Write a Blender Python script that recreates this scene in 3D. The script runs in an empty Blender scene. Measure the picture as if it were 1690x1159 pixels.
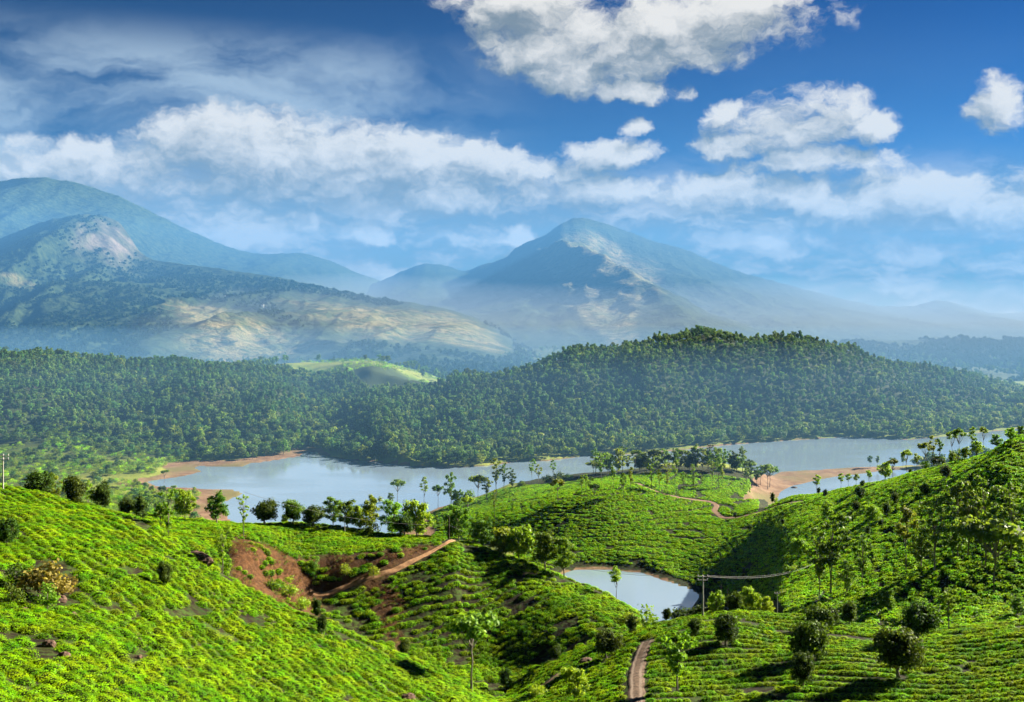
import bpy, bmesh, math, random
import numpy as np
from mathutils import Vector, Matrix

# ----------------------------------------------------------------------------
# camera, sky, sun, exposure
# ----------------------------------------------------------------------------
F, CX, HY, H = 1643.0, 845.0, 500.0, 130.0      # focal length, centre and horizon in photograph pixels; eye height over the lake (m)
SUN_AZ, SUN_EL = 60.0, 25.0                     # degrees right of the view direction, degrees above the horizon

sc = bpy.context.scene
col = sc.collection
rnd = random.Random(7)
rng = np.random.default_rng(7)

cam_d = bpy.data.cameras.new('camera')
cam = bpy.data.objects.new('camera', cam_d)
col.objects.link(cam)
cam.location = (0, 0, H)
cam.rotation_euler = (math.pi / 2, 0, 0)
cam_d.sensor_width = 36.0
cam_d.lens = 36.0 * F / 1690.0
cam_d.shift_y = -(1159 / 2 - HY) / 1690.0
cam_d.clip_start = 0.5
cam_d.clip_end = 40000
sc.camera = cam

sc.view_settings.view_transform = 'Standard'
sc.view_settings.look = 'None'
sc.view_settings.exposure = 2.4
sc.view_settings.gamma = 1.0
sc.view_settings.use_curve_mapping = False
sc.render.engine = 'CYCLES'
cy = sc.cycles
cy.use_denoising = True
cy.max_bounces = 4
cy.diffuse_bounces = 2
cy.glossy_bounces = 2
cy.transmission_bounces = 3
cy.transparent_max_bounces = 8
cy.volume_bounces = 0
cy.caustics_reflective = False
cy.caustics_refractive = False
cy.sample_clamp_indirect = 4.0
cy.use_light_tree = False
cy.use_adaptive_sampling = True
cy.adaptive_threshold = 0.025


class NT:
    """short hand for wiring shader nodes"""
    def __init__(self, tree):
        self.t, self.n, self.l = tree, tree.nodes, tree.links

    def put(self, sock, v):
        if hasattr(v, 'is_output') or isinstance(v, bpy.types.NodeSocket):
            self.l.new(v, sock)
        else:
            sock.default_value = v

    def math(self, op, a, b=None, c=None, clamp=False):
        n = self.n.new('ShaderNodeMath'); n.operation = op; n.use_clamp = clamp
        for i, v in enumerate((a, b, c)):
            if v is not None: self.put(n.inputs[i], v)
        return n.outputs[0]

    def vec(self, op, a, b=None):
        n = self.n.new('ShaderNodeVectorMath'); n.operation = op
        for i, v in enumerate((a, b)):
            if v is not None: self.put(n.inputs[i], v)
        return n.outputs['Value' if op in ('DOT_PRODUCT', 'LENGTH') else 'Vector']

    def mix(self, f, a, b, mode='MIX'):
        n = self.n.new('ShaderNodeMix'); n.data_type = 'RGBA'; n.blend_type = mode
        self.put(n.inputs[0], f)
        for s, v in ((n.inputs[6], a), (n.inputs[7], b)):
            self.put(s, v if not (isinstance(v, tuple) and len(v) == 3) else v + (1.0,))
        return n.outputs[2]

    def noise(self, vec, scale, detail=4.0, rough=0.5, dist=0.0, out='Fac'):
        n = self.n.new('ShaderNodeTexNoise')
        if vec is not None: self.l.new(vec, n.inputs['Vector'])
        n.inputs['Scale'].default_value = scale; n.inputs['Detail'].default_value = detail
        n.inputs['Roughness'].default_value = rough; n.inputs['Distortion'].default_value = dist
        return n.outputs[out]

    def rng(self, v, a, b, c=0.0, d=1.0, smooth=True):
        n = self.n.new('ShaderNodeMapRange'); n.interpolation_type = 'SMOOTHSTEP' if smooth else 'LINEAR'
        for i, x in enumerate((v, a, b, c, d)): self.put(n.inputs[i], x)
        return n.outputs[0]

    def xyz(self, v):
        n = self.n.new('ShaderNodeSeparateXYZ'); self.l.new(v, n.inputs[0]); return n.outputs

    def comb(self, x, y, z=0.0):
        n = self.n.new('ShaderNodeCombineXYZ')
        for i, v in enumerate((x, y, z)): self.put(n.inputs[i], v)
        return n.outputs[0]

    def attr(self, name, out='Fac'):
        n = self.n.new('ShaderNodeAttribute'); n.attribute_name = name; return n.outputs[out]


def azel(px, py):
    x, z = (px - CX) / F, (HY - py) / F
    return math.atan2(x, 1.0), math.atan2(z, math.hypot(x, 1.0))


world = bpy.data.worlds.new('World')
sc.world = world
world.use_nodes = True
world.node_tree.nodes.clear()
W = NT(world.node_tree)
sky = W.n.new('ShaderNodeTexSky')
sky.sky_type = 'NISHITA'
sky.sun_disc = False
sky.sun_elevation = math.radians(SUN_EL)
sky.sun_rotation = math.radians(SUN_AZ)
sky.altitude = 1600
sky.air_density = 1.0
sky.dust_density = 0.15
sky.ozone_density = 3.0
hsv = W.n.new('ShaderNodeHueSaturation')
hsv.inputs['Saturation'].default_value = 1.5
hsv.inputs['Value'].default_value = 2.25
deep = W.n.new('ShaderNodeGamma')                 # a deeper blue overhead, as through a polarising filter
deep.inputs['Gamma'].default_value = 1.6
W.l.new(W.mix(1.0, sky.outputs[0], (0.1, 0.1, 0.1), 'MULTIPLY'), deep.inputs['Color'])
W.l.new(deep.outputs[0], hsv.inputs['Color'])

# cumulus: (px, py, half width, half height, weight) of each heap as seen from the viewpoint, turned into azimuth and elevation
CUMULUS = [
    (1085, 50, 200, 48, .88), (960, 92, 130, 48, .95), (865, 12, 105, 40, .9), (1225, 22, 90, 42, .75), (1035, 147, 62, 20, .8), (940, 128, 42, 18, .6),
    (1137, 149, 26, 13, .55), (360, 240, 85, 50, .95), (470, 255, 95, 50, .95), (580, 275, 100, 55, .95), (690, 275, 95, 52, .95), (790, 282, 85, 46, .85),
    (125, 268, 85, 36, .85), (240, 275, 60, 36, .75), (480, 312, 240, 26, .7), (700, 325, 170, 28, .8), (900, 285, 70, 30, .7), (1010, 258, 85, 24, .75), (1045, 214, 28, 14, .5),
    (1205, 182, 34, 20, .65), (1320, 207, 110, 44, .68), (1440, 214, 38, 24, .8), (1240, 240, 95, 26, .55), (1360, 268, 118, 20, .85), (1647, 172, 33, 40, .85),
    (1190, 325, 130, 34, .8), (1330, 330, 95, 34, .65), (1490, 335, 160, 42, .85), (1630, 345, 110, 42, .8), (1000, 318, 170, 30, .6), (30, 232, 24, 13, .5), (8, 282, 28, 22, .6),
    (500, 365, 55, 30, .6), (610, 380, 50, 24, .5), (860, 392, 42, 20, .6), (760, 395, 90, 22, .45), (1300, 395, 200, 26, .4), (1560, 405, 180, 24, .5),
]
grp = bpy.data.node_groups.new('cumulus_field', 'ShaderNodeTree')
grp.interface.new_socket('P', in_out='INPUT', socket_type='NodeSocketVector')
grp.interface.new_socket('D', in_out='OUTPUT', socket_type='NodeSocketFloat')
G = NT(grp)
gi = G.n.new('NodeGroupInput'); go = G.n.new('NodeGroupOutput')
P = gi.outputs[0]
acc = None
for (px, py, rx, ry, w) in CUMULUS:
    a, e = azel(px, py)
    kx, ky = F / rx / 1.25, F / ry / 1.25
    mv = G.n.new('ShaderNodeVectorMath'); mv.operation = 'MULTIPLY_ADD'
    G.l.new(P, mv.inputs[0]); mv.inputs[1].default_value = (kx, ky, 0.0); mv.inputs[2].default_value = (-a * kx, -e * ky, 0.0)
    v = mv.outputs[0]
    m = G.math('MULTIPLY_ADD', G.vec('DOT_PRODUCT', v, v), -0.8, w)
    if acc is None:
        acc = m
    else:
        acc = G.math('SMOOTH_MAX', acc, m, 0.25)
# the same kind of broken cloud goes on all round, outside the view too
ax, ay, _ = G.xyz(P)
acc = G.math('MAXIMUM', acc, -1.0)
s3 = G.vec('MULTIPLY', P, (1.0, 1.55, 1.0))
big = G.noise(s3, 17.0, 6.0, 0.64, 0.0)
acc = G.math('MULTIPLY_ADD', big, 2.9, G.math('ADD', acc, -1.45))
G.l.new(acc, go.inputs[0])

tc = W.n.new('ShaderNodeTexCoord')
dx, dy, dz = W.xyz(tc.outputs['Generated'])
az = W.math('ARCTAN2', dx, dy)
el = W.math('ARCSINE', dz)
warp = W.noise(W.comb(az, el), 9.0, 1.0, 0.5, 0.0, 'Color')
P0 = W.vec('ADD', W.comb(az, el), W.vec('MULTIPLY', W.vec('SUBTRACT', warp, (0.5, 0.5, 0.5)), (0.03, 0.02, 0.0)))
warp2 = W.noise(W.comb(az, el), 46.0, 3.0, 0.6, 0.0, 'Color')
P0 = W.vec('ADD', P0, W.vec('MULTIPLY', W.vec('SUBTRACT', warp2, (0.5, 0.5, 0.5)), (0.030, 0.020, 0.0)))


def density(p):
    n = W.n.new('ShaderNodeGroup'); n.node_tree = grp
    W.l.new(p, n.inputs[0])
    return n.outputs[0]


D0 = density(P0)
D1 = density(W.vec('ADD', P0, (0.013, 0.020, 0.0)))
alpha = W.rng(D0, -0.16, 0.58)
lit = W.rng(W.math('SUBTRACT', D0, D1), -0.68, 0.86)
# low layered cloud near the horizon and thin veils higher up
strat = W.noise(W.vec('MULTIPLY', P0, (9.0, 26.0, 1.0)), 1.0, 5.0, 0.62)
low = W.math('MULTIPLY', W.rng(el, 0.155, 0.075), W.rng(strat, 0.25, 0.58, 0.55, 1.0))
a1, e1 = azel(400, 165)
veil_n = W.noise(W.vec('MULTIPLY', P0, (5.0, 13.0, 1.0)), 1.0, 5.0, 0.58, 0.5)
veil = W.math('MULTIPLY', W.rng(veil_n, 0.36, 0.64), W.rng(az, 0.06, -0.22, 0.02, 0.9))
veil = W.math('MULTIPLY', veil, W.rng(el, 0.275, 0.215, 0.0, 1.0))

BS = 0.05
base = W.mix(1.0, hsv.outputs[0], (0.03, 0.90, 1.15), 'MULTIPLY')
c = W.mix(W.math('MULTIPLY', veil, 0.72), base, (2.2, 2.7, 3.05))
lowcol = W.mix(W.rng(strat, 0.45, 0.62), (0.85, 1.05, 1.18), (2.9, 2.8, 2.65))
c = W.mix(W.math('MULTIPLY', low, 0.92), c, lowcol)
cloudcol = W.mix(lit, (0.80, 0.98, 1.12), (3.35, 3.25, 3.05))
c = W.mix(W.math('MULTIPLY', alpha, 0.96), c, cloudcol)
bg = W.n.new('ShaderNodeBackground')
bg.inputs['Strength'].default_value = BS
W.l.new(c, bg.inputs['Color'])
wo = W.n.new('ShaderNodeOutputWorld')
W.l.new(bg.outputs[0], wo.inputs[0])
world.cycles.sampling_method = 'NONE'

sun_d = bpy.data.lights.new('sun', 'SUN')
sun_d.energy = 5.0
sun_d.angle = math.radians(0.6)
sun_d.color = (1.0, 0.90, 0.74)
sun = bpy.data.objects.new('sun', sun_d)
col.objects.link(sun)
sa, se = math.radians(SUN_AZ), math.radians(SUN_EL)
to_sun = Vector((math.cos(se) * math.sin(sa), math.cos(se) * math.cos(sa), math.sin(se)))
sun.rotation_euler = to_sun.to_track_quat('Z', 'Y').to_euler()
sun.location = (300, 100, 500)

# ----------------------------------------------------------------------------
# numeric helpers
# ----------------------------------------------------------------------------
def hash2(ix, iy, seed):
    n = (ix.astype(np.int64) * 374761393 + iy.astype(np.int64) * 668265263 + seed * 974634777) & 0xFFFFFFFF
    n = ((n ^ (n >> 13)) * 1274126177) & 0xFFFFFFFF
    n = ((n ^ (n >> 16)) * 2246822519) & 0xFFFFFFFF
    return ((n ^ (n >> 15)) & 0xFFFFFF) / float(0xFFFFFF)


def vnoise(x, y, seed=0):
    x, y = np.asarray(x, float), np.asarray(y, float)
    ix, iy = np.floor(x), np.floor(y)
    fx, fy = x - ix, y - iy
    fx, fy = fx * fx * fx * (fx * (fx * 6 - 15) + 10), fy * fy * fy * (fy * (fy * 6 - 15) + 10)
    a, b = hash2(ix, iy, seed), hash2(ix + 1, iy, seed)
    c_, d_ = hash2(ix, iy + 1, seed), hash2(ix + 1, iy + 1, seed)
    return (a + (b - a) * fx) * (1 - fy) + (c_ + (d_ - c_) * fx) * fy


def fbm(x, y, octs=4, seed=0, gain=0.5):
    """about -1 .. 1"""
    s, a, t = 0.0, 1.0, 0.0
    for o in range(octs):
        s = s + a * (2 * vnoise(x * 2 ** o + 17.3 * o, y * 2 ** o - 9.1 * o, seed + o) - 1); t += a; a *= gain
    return s / t


def ridged(x, y, octs=4, seed=0):
    s, a, t = 0.0, 1.0, 0.0
    for o in range(octs):
        s = s + a * (1 - np.abs(2 * vnoise(x * 2 ** o + 7.7 * o, y * 2 ** o + 3.3 * o, seed + o) - 1)); t += a; a *= 0.5
    return s / t


def pchip(x, y, xi):
    x, y, xi = np.asarray(x, float), np.asarray(y, float), np.asarray(xi, float)
    h = np.diff(x); dl = np.diff(y) / h
    m = np.zeros_like(y)
    ok = dl[:-1] * dl[1:] > 0
    w1, w2 = 2 * h[1:] + h[:-1], h[1:] + 2 * h[:-1]
    with np.errstate(divide='ignore', invalid='ignore'):
        hm = (w1 + w2) / (w1 / dl[:-1] + w2 / dl[1:])
    m[1:-1] = np.where(ok, hm, 0.0)
    m[0], m[-1] = dl[0], dl[-1]
    xc = np.clip(xi, x[0], x[-1])
    k = np.clip(np.searchsorted(x, xc, 'right') - 1, 0, len(x) - 2)
    t = (xc - x[k]) / h[k]
    return ((1 + 2 * t) * (1 - t) ** 2 * y[k] + t * (1 - t) ** 2 * h[k] * m[k] + t * t * (3 - 2 * t) * y[k + 1] + t * t * (t - 1) * h[k] * m[k + 1])


def smooth(a, b, x):
    t = np.clip((np.asarray(x, float) - a) / (b - a), 0, 1)
    return t * t * (3 - 2 * t)


# ----------------------------------------------------------------------------
# the land: lines that run across the valley, each (column, distance, row or height in metres); rows are above 300
# ----------------------------------------------------------------------------
LINES = [
    [(-900, 10, 124), (2700, 10, 123)],
    [(-900, 30, 123), (0, 30, 115.5), (500, 30, 113), (1000, 30, 108), (1690, 30, 110), (2700, 30, 114)],
    # bottom of the view
    [(-900, 48, 124), (-400, 48, 116), (0, 50, 1165), (120, 58, 1165), (240, 68, 1165), (390, 85, 1165), (520, 97, 1165), (650, 108, 1165), (740, 114, 1165), (830, 118, 1175), (920, 110, 1185), (1050, 108, 1175), (1300, 106, 1175), (1500, 100, 1175), (1690, 92, 1172), (2200, 75, 1150), (2700, 70, 1100)],
    # middle of the near left slope / lower part of the near right knoll
    [(-900, 100, 126), (-400, 98, 116), (0, 95, 975), (120, 98, 985), (240, 103, 1010), (390, 112, 1055), (520, 118, 1085), (650, 123, 1115), (740, 126, 1135), (830, 128, 1165), (920, 122, 1160), (1000, 120, 1140), (1050, 118, 1130), (1120, 118, 1130), (1300, 117, 1120), (1400, 115, 1118), (1500, 112, 1122), (1600, 108, 1122), (1690, 103, 1118), (2200, 85, 1075), (2700, 80, 1040)],
    # crest of the near left slope / middle of the right knoll
    [(-900, 152, 126), (-400, 152, 114), (0, 152, 806), (60, 152, 816), (120, 152, 832), (170, 151, 843), (240, 148, 865), (300, 143, 905), (390, 138, 962), (470, 136, 1003), (520, 135, 1025), (590, 135, 1054), (650, 135, 1080), (740, 135, 1120), (830, 136, 1160), (920, 136, 1122), (1000, 135, 1095), (1050, 134, 1080), (1120, 134, 1065), (1200, 134, 1060), (1300, 134, 1062), (1400, 131, 1068), (1500, 127, 1075), (1600, 123, 1070), (1690, 118, 1062), (2200, 98, 1020), (2700, 92, 985)],
    # gully behind the left slope / crest of the right knoll
    [(-900, 190, 108), (-400, 185, 100), (0, 175, 88), (170, 165, 92), (240, 160, 93), (300, 150, 90), (390, 148, 85), (470, 147, 80), (520, 146, 79), (590, 146, 77), (650, 145, 75), (740, 144, 74), (830, 148, 1142), (920, 148, 1098), (1000, 149, 1063), (1047, 150, 1043), (1113, 152, 1023), (1167, 153, 1015), (1220, 153, 1014), (1270, 152, 1018), (1333, 150, 1022), (1389, 148, 1030), (1457, 145, 1037), (1534, 142, 1038), (1580, 140, 1035), (1643, 137, 1027), (1690, 135, 1021), (2200, 115, 985), (2700, 108, 950)],
    # foot of the middle hill / behind the knoll
    [(-900, 230, 85), (-400, 215, 75), (0, 200, 70), (170, 178, 86), (240, 170, 91), (300, 160, 893), (390, 155, 958), (470, 158, 1000), (520, 158, 1035), (590, 158, 1062), (650, 154, 1088), (740, 155, 1108), (830, 157, 1106), (920, 156, 1081), (1000, 156, 1051), (1050, 158, 1041), (1120, 180, 66), (1300, 180, 62), (1500, 172, 64), (1690, 165, 66), (2200, 140, 80), (2700, 135, 90)],
    # cart track on the middle hill
    [(-900, 290, 45), (-400, 270, 42), (0, 250, 40), (170, 200, 72), (240, 180, 860), (300, 170, 880), (390, 159.5, 930), (470, 168, 966), (520, 172, 986), (590, 175, 964), (650, 178, 944), (700, 183, 915), (740, 188, 898), (830, 168, 1030), (920, 166, 1025), (1000, 164, 1026), (1050, 166, 1031), (1120, 230, 40), (1200, 225, 45), (1300, 215, 55), (1400, 212, 57), (1500, 205, 60), (1600, 205, 62), (1690, 205, 64), (2200, 190, 80), (2700, 180, 95)],
    # top of its bank
    [(-900, 370, 20), (-400, 350, 18), (0, 330, 14), (170, 240, 45), (240, 190, 853), (300, 182, 868), (390, 164, 902), (470, 173, 915), (520, 177.5, 920), (590, 180, 915), (650, 182.5, 906), (700, 187, 899), (740, 191, 893), (830, 178, 966), (920, 175, 981), (1000, 172, 1001), (1050, 172, 1019), (1120, 280, 20), (1200, 275, 25), (1300, 262, 1000), (1400, 250, 1000), (1500, 238, 1005), (1600, 228, 1000), (1690, 222, 990), (2200, 215, 78), (2700, 210, 86)],
    # crest of the middle hill
    [(-900, 460, 10), (-400, 450, 8), (0, 430, 4), (170, 320, 12), (240, 205, 848), (300, 200, 857), (390, 200, 863), (470, 200, 866), (520, 200, 869), (590, 200, 876), (650, 199, 883), (700, 197, 888), (740, 196, 891), (830, 188, 918), (920, 184, 953), (1000, 180, 984), (1050, 177, 1013), (1120, 340, 3), (1200, 330, 10), (1300, 310, 962), (1400, 290, 935), (1500, 270, 930), (1600, 262, 905), (1690, 256, 880), (2200, 240, 80), (2700, 240, 88)],
    [(-900, 560, 10), (-400, 540, 6), (0, 540, 4), (170, 500, 2), (240, 300, 20), (300, 290, 10), (390, 290, 8), (520, 290, 8), (650, 280, 10), (740, 270, 15), (830, 265, 20), (920, 270, 15), (1000, 280, 12), (1050, 290, 8), (1120, 400, -1), (1200, 400, 3), (1300, 380, 912), (1400, 345, 880), (1500, 315, 860), (1600, 299, 835), (1690, 286, 805), (2200, 285, 82), (2700, 285, 88)],
    # near shores / middle of the right hill
    [(-900, 680, 12), (-400, 650, 7), (0, 660, 4), (170, 620, 1.5), (240, 560, 0.5), (300, 500, -1), (520, 450, -1.5), (650, 450, -1.5), (740, 430, .5), (830, 430, -1), (1000, 432, -1), (1120, 452, -1), (1200, 450, 7), (1300, 450, 868), (1400, 410, 840), (1500, 365, 815), (1600, 335, 785), (1690, 315, 755), (2200, 315, 84), (2700, 315, 90)],
    # foot of the peninsula / crest of the right hill
    [(-900, 780, 20), (-400, 750, 12), (0, 760, 6), (240, 740, 1), (300, 780, -1), (520, 700, -1.5), (690, 560, .6), (760, 530, 3), (850, 508, 3), (1000, 500, 910), (1100, 500, 908), (1171, 505, 893), (1230, 520, 862), (1300, 545, 825), (1359, 520, 816), (1405, 495, 806), (1463, 460, 793), (1513, 430, 779), (1578, 395, 765), (1640, 368, 746), (1690, 350, 720), (2200, 350, 84), (2700, 350, 90)],
    # front crest of the peninsula
    [(-900, 900, 36), (-400, 870, 28), (0, 850, 24), (240, 845, 5), (300, 850, 4), (430, 880, 2), (520, 874, -.5), (690, 610, 1), (760, 570, 857), (850, 545, 850), (925, 552, 826), (1000, 566, 808), (1050, 580, 806), (1100, 585, 815), (1171, 580, 826), (1230, 590, 822), (1300, 600, 1), (1400, 600, 2), (1500, 550, 15), (1600, 500, 35), (1690, 460, 55), (2200, 460, 80), (2700, 470, 90)],
    [(-900, 1040, 60), (-400, 1000, 54), (0, 950, 49), (240, 930, 22), (300, 920, 24), (430, 940, 22), (520, 960, 8), (620, 852, 1), (690, 640, 830), (760, 640, 2), (850, 640, 804), (925, 640, 797), (1000, 645, 790), (1100, 650, 784), (1171, 650, 786), (1230, 660, 793), (1290, 680, 1), (1400, 690, .8), (1500, 700, -1), (1690, 680, 10), (2200, 700, 30), (2700, 700, 35)],
    # far shore, foot of the forest hill
    [(-900, 1200, 84), (-400, 1150, 76), (0, 1080, 66), (240, 1050, 46), (300, 1040, 45), (430, 1060, 38), (520, 1080, 18), (620, 960, 25), (700, 832, 1), (760, 814, 1), (850, 840, 1), (960, 868, 1), (1050, 878, 1), (1170, 927, 1), (1300, 957, 1), (1400, 987, 1), (1500, 970, 1), (1600, 1014, 1), (1690, 1048, 1), (2200, 1200, 1), (2700, 1250, 1)],
    # crest of the forest hill
    [(-900, 1400, 88), (-400, 1300, 82), (0, 1200, 68), (240, 1180, 50), (300, 1180, 48), (430, 1220, 42), (520, 1300, 37), (620, 1050, 30), (700, 1040, 659), (760, 1060, 646), (850, 1090, 624), (950, 1130, 600), (1050, 1170, 578), (1130, 1200, 561), (1200, 1215, 558), (1300, 1215, 567), (1400, 1210, 587), (1500, 1230, 612), (1600, 1260, 637), (1690, 1280, 652), (2200, 1400, 5), (2700, 1450, 5)],
    [(-900, 1600, 60), (0, 1500, 40), (300, 1400, 28), (430, 1390, 40), (520, 1400, 601), (600, 1420, 597), (680, 1420, 612), (740, 1420, 629), (850, 1450, 8), (1100, 1600, 6), (1690, 1700, 6), (2700, 1800, 6)],
    [(-900, 1900, 10), (600, 1750, 8), (2700, 2100, 6)],
    [(-900, 3200, 6), (2700, 3200, 6)],
    [(-900, 11000, 4), (2700, 11000, 4)],
]


def line_at(k, px):
    L = LINES[k]
    x = np.array([p[0] for p in L], float); d = np.array([p[1] for p in L], float)
    z = np.array([p[2] if p[2] < 300 else H - (p[2] - HY) / F * p[1] for p in L])
    if len(L) == 2:
        t = np.clip((px - x[0]) / (x[1] - x[0]), 0, 1)
        return d[0] + (d[1] - d[0]) * t, z[0] + (z[1] - z[0]) * t
    return pchip(x, d, px), pchip(x, z, px)


GPX = np.concatenate([np.arange(-900, -60, 18.0), np.arange(-60, 1756, 5.0), np.arange(1760, 2700, 18.0)])
GD = np.concatenate([np.geomspace(10, 700, 430)[:-1], np.geomspace(700, 1700, 110)[:-1], np.geomspace(1700, 11000, 50)])
NPX, ND = len(GPX), len(GD)
lines = [line_at(k, GPX) for k in range(len(LINES))]
LD = np.array([l[0] for l in lines]); LZ = np.array([l[1] for l in lines])
for k in range(1, len(LINES)):                     # keep every line behind the one before
    LD[k] = np.maximum(LD[k], LD[k - 1] * 1.012 + 0.5)
Z0 = np.empty((NPX, ND))
lgd = np.log(GD)
for i in range(NPX):
    Z0[i] = pchip(np.log(LD[:, i]), LZ[:, i], lgd)
GX = (GPX[:, None] - CX) / F * GD[None, :]
GY = np.broadcast_to(GD[None, :], GX.shape)


def ld(k, px):
    return np.interp(px, GPX, LD[k])


def in_poly(poly, x, y):
    inside = np.zeros(np.shape(x), bool)
    n = len(poly)
    for i in range(n):
        x1, y1 = poly[i]; x2, y2 = poly[(i + 1) % n]
        if y1 == y2: continue
        cr = ((y1 > y) != (y2 > y)) & (x < (x2 - x1) * (y - y1) / (y2 - y1) + x1)
        inside ^= cr
    return inside


def poly_dist(poly, x, y):
    best = np.full(np.shape(x), 1e9)
    n = len(poly)
    for i in range(n):
        x1, y1 = poly[i]; x2, y2 = poly[(i + 1) % n]
        ex, ey = x2 - x1, y2 - y1
        t = np.clip(((x - x1) * ex + (y - y1) * ey) / (ex * ex + ey * ey + 1e-9), 0, 1)
        best = np.minimum(best, np.hypot(x - x1 - t * ex, y - y1 - t * ey))
    return np.where(in_poly(poly, x, y), best, -best)


def on_lake(pts):
    return [((px - CX) / F * (H * F / (py - HY)), H * F / (py - HY)) for px, py in pts]


LAKE = on_lake([(243, 795), (288, 788), (334, 779), (318, 770), (360, 771), (400, 771), (413, 766), (464, 759), (496, 753), (508, 746), (520, 746), (528, 751), (560, 757), (620, 763),
                (700, 770), (760, 772), (810, 768), (860, 762), (900, 761), (960, 753), (1050, 750), (1150, 740), (1240, 731), (1290, 728), (1400, 721), (1500, 726), (1560, 721), (1620, 715), (1700, 706), (1850, 690), (2000, 690),
                (2000, 740), (1800, 762), (1690, 765), (1494, 768), (1444, 770), (1367, 774), (1290, 778), (1270, 785), (1240, 787), (1100, 790), (1000, 795), (900, 800), (800, 815), (720, 838), (694, 850),
                (660, 880), (640, 905), (600, 925), (540, 925), (450, 915), (400, 880), (372, 850), (372, 828), (402, 815), (385, 809), (300, 805), (262, 803)])
INLET = on_lake([(1280, 826), (1288, 812), (1296, 806), (1310, 800), (1367, 790), (1430, 780), (1480, 776), (1560, 778), (1600, 800), (1560, 850), (1400, 850), (1300, 850)])
POND = on_lake([(936, 945), (953, 941), (1007, 941), (1060, 947), (1108, 963), (1152, 982), (1145, 1000), (1100, 1030), (1050, 1060), (960, 1040), (915, 985), (918, 955)])

wob = 6 * fbm(GX / 22, GY / 22, 3, 5)
wd = np.maximum(np.maximum(poly_dist(LAKE, GX, GY), poly_dist(INLET, GX, GY)), poly_dist(POND, GX, GY)) + wob * smooth(300, 600, GY) * 0.5   # > 0 under water
# relief that the lines leave out
PXG = np.broadcast_to(GPX[:, None], GX.shape)
amp = np.interp(GY, [10, 60, 200, 400, 800, 1200, 2000], [.1, .5, .7, 1.0, 3.0, 6.0, 2.0])
fade_bank = 1.0
Z = Z0 + amp * fbm(GX / 14, GY / 14, 3, 11) * np.interp(GY, [300, 600], [1, 0.15]) * 0.8
Z = Z + amp * fbm(GX / 75, GY / 75, 4, 21) * np.interp(GY, [300, 600], [0, 1])
# gullies down the forest slopes
gul = (ridged(GX / 95 + 0.15 * fbm(GX / 60, GY / 60, 2, 3), GY / 260, 3, 31) - 0.62) * smooth(6, 40, Z) * smooth(780, 900, GY) * smooth(1450, 1250, GY)
Z = Z + gul * 26
shore = smooth(-26, 0, wd)
Z = np.where(GY > 230, np.where(wd > 0, np.minimum(Z, -0.02 - 1.6 * smooth(0, 6, wd)), np.maximum(Z, 0.03 + np.minimum(0.045 * -wd, 2.2)) * 1.0), Z)
# low bare shores: the land eases down to the water
farside = smooth(520, 560, PXG) * smooth(770, 800, GY)
ease = smooth(0, 34 - 26 * farside, -wd)
Z = np.where((GY > 400) & (wd <= 0) & (Z < 12), np.minimum(Z, 0.05 + (0.035 + 0.1 * farside) * -wd + ease * 12), Z)
PYG = HY + (H - Z) * F / GY
VIS = PYG - np.minimum.accumulate(PYG, axis=1)      # 0 where the ground is seen, rows below the skyline in front where it is not


def bil(arr, px, d):
    i = np.clip(np.searchsorted(GPX, px, 'right') - 1, 0, NPX - 2); j = np.clip(np.searchsorted(GD, d, 'right') - 1, 0, ND - 2)
    u = np.clip((px - GPX[i]) / (GPX[i + 1] - GPX[i]), 0, 1); v = np.clip((d - GD[j]) / (GD[j + 1] - GD[j]), 0, 1)
    return (arr[i, j] * (1 - u) * (1 - v) + arr[i + 1, j] * u * (1 - v) + arr[i, j + 1] * (1 - u) * v + arr[i + 1, j + 1] * u * v)


def zt(x, y):
    """height of the land at a point of the plan"""
    x, y = np.asarray(x, float), np.asarray(y, float)
    return bil(Z, CX + F * x / y, y)


def find_d(px, py, d0, d1):
    """distance at which the land in column px shows at row py, between two distances"""
    ds = np.linspace(d0, d1, 600)
    rows = HY + (H - bil(Z, np.full(600, float(px)), ds)) * F / ds
    k = int(np.argmin(np.abs(rows - py) + 0.02 * np.arange(600) * (np.abs(rows - py) < 1.0)))
    return float(ds[k])


# ----------------------------------------------------------------------------
# materials
# ----------------------------------------------------------------------------
def new_mat(name):
    m = bpy.data.materials.new(name); m.use_nodes = True
    m.node_tree.nodes.clear()
    return m, NT(m.node_tree)


def principled(t, color, rough=0.8, spec=0.2, bump=None, bump_s=0.3, bump_d=0.1):
    b = t.n.new('ShaderNodeBsdfPrincipled')
    t.put(b.inputs['Base Color'], color if not (isinstance(color, tuple) and len(color) == 3) else color + (1,))
    t.put(b.inputs['Roughness'], rough)
    b.inputs['Specular IOR Level'].default_value = spec
    if bump is not None:
        bp = t.n.new('ShaderNodeBump'); bp.inputs['Strength'].default_value = bump_s; bp.inputs['Distance'].default_value = bump_d
        t.l.new(bump, bp.inputs['Height']); t.l.new(bp.outputs[0], b.inputs['Normal'])
    return b


def out(t, sh, vol=None):
    o = t.n.new('ShaderNodeOutputMaterial')
    if sh is not None: t.l.new(sh, o.inputs['Surface'])
    if vol is not None: t.l.new(vol, o.inputs['Volume'])


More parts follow.
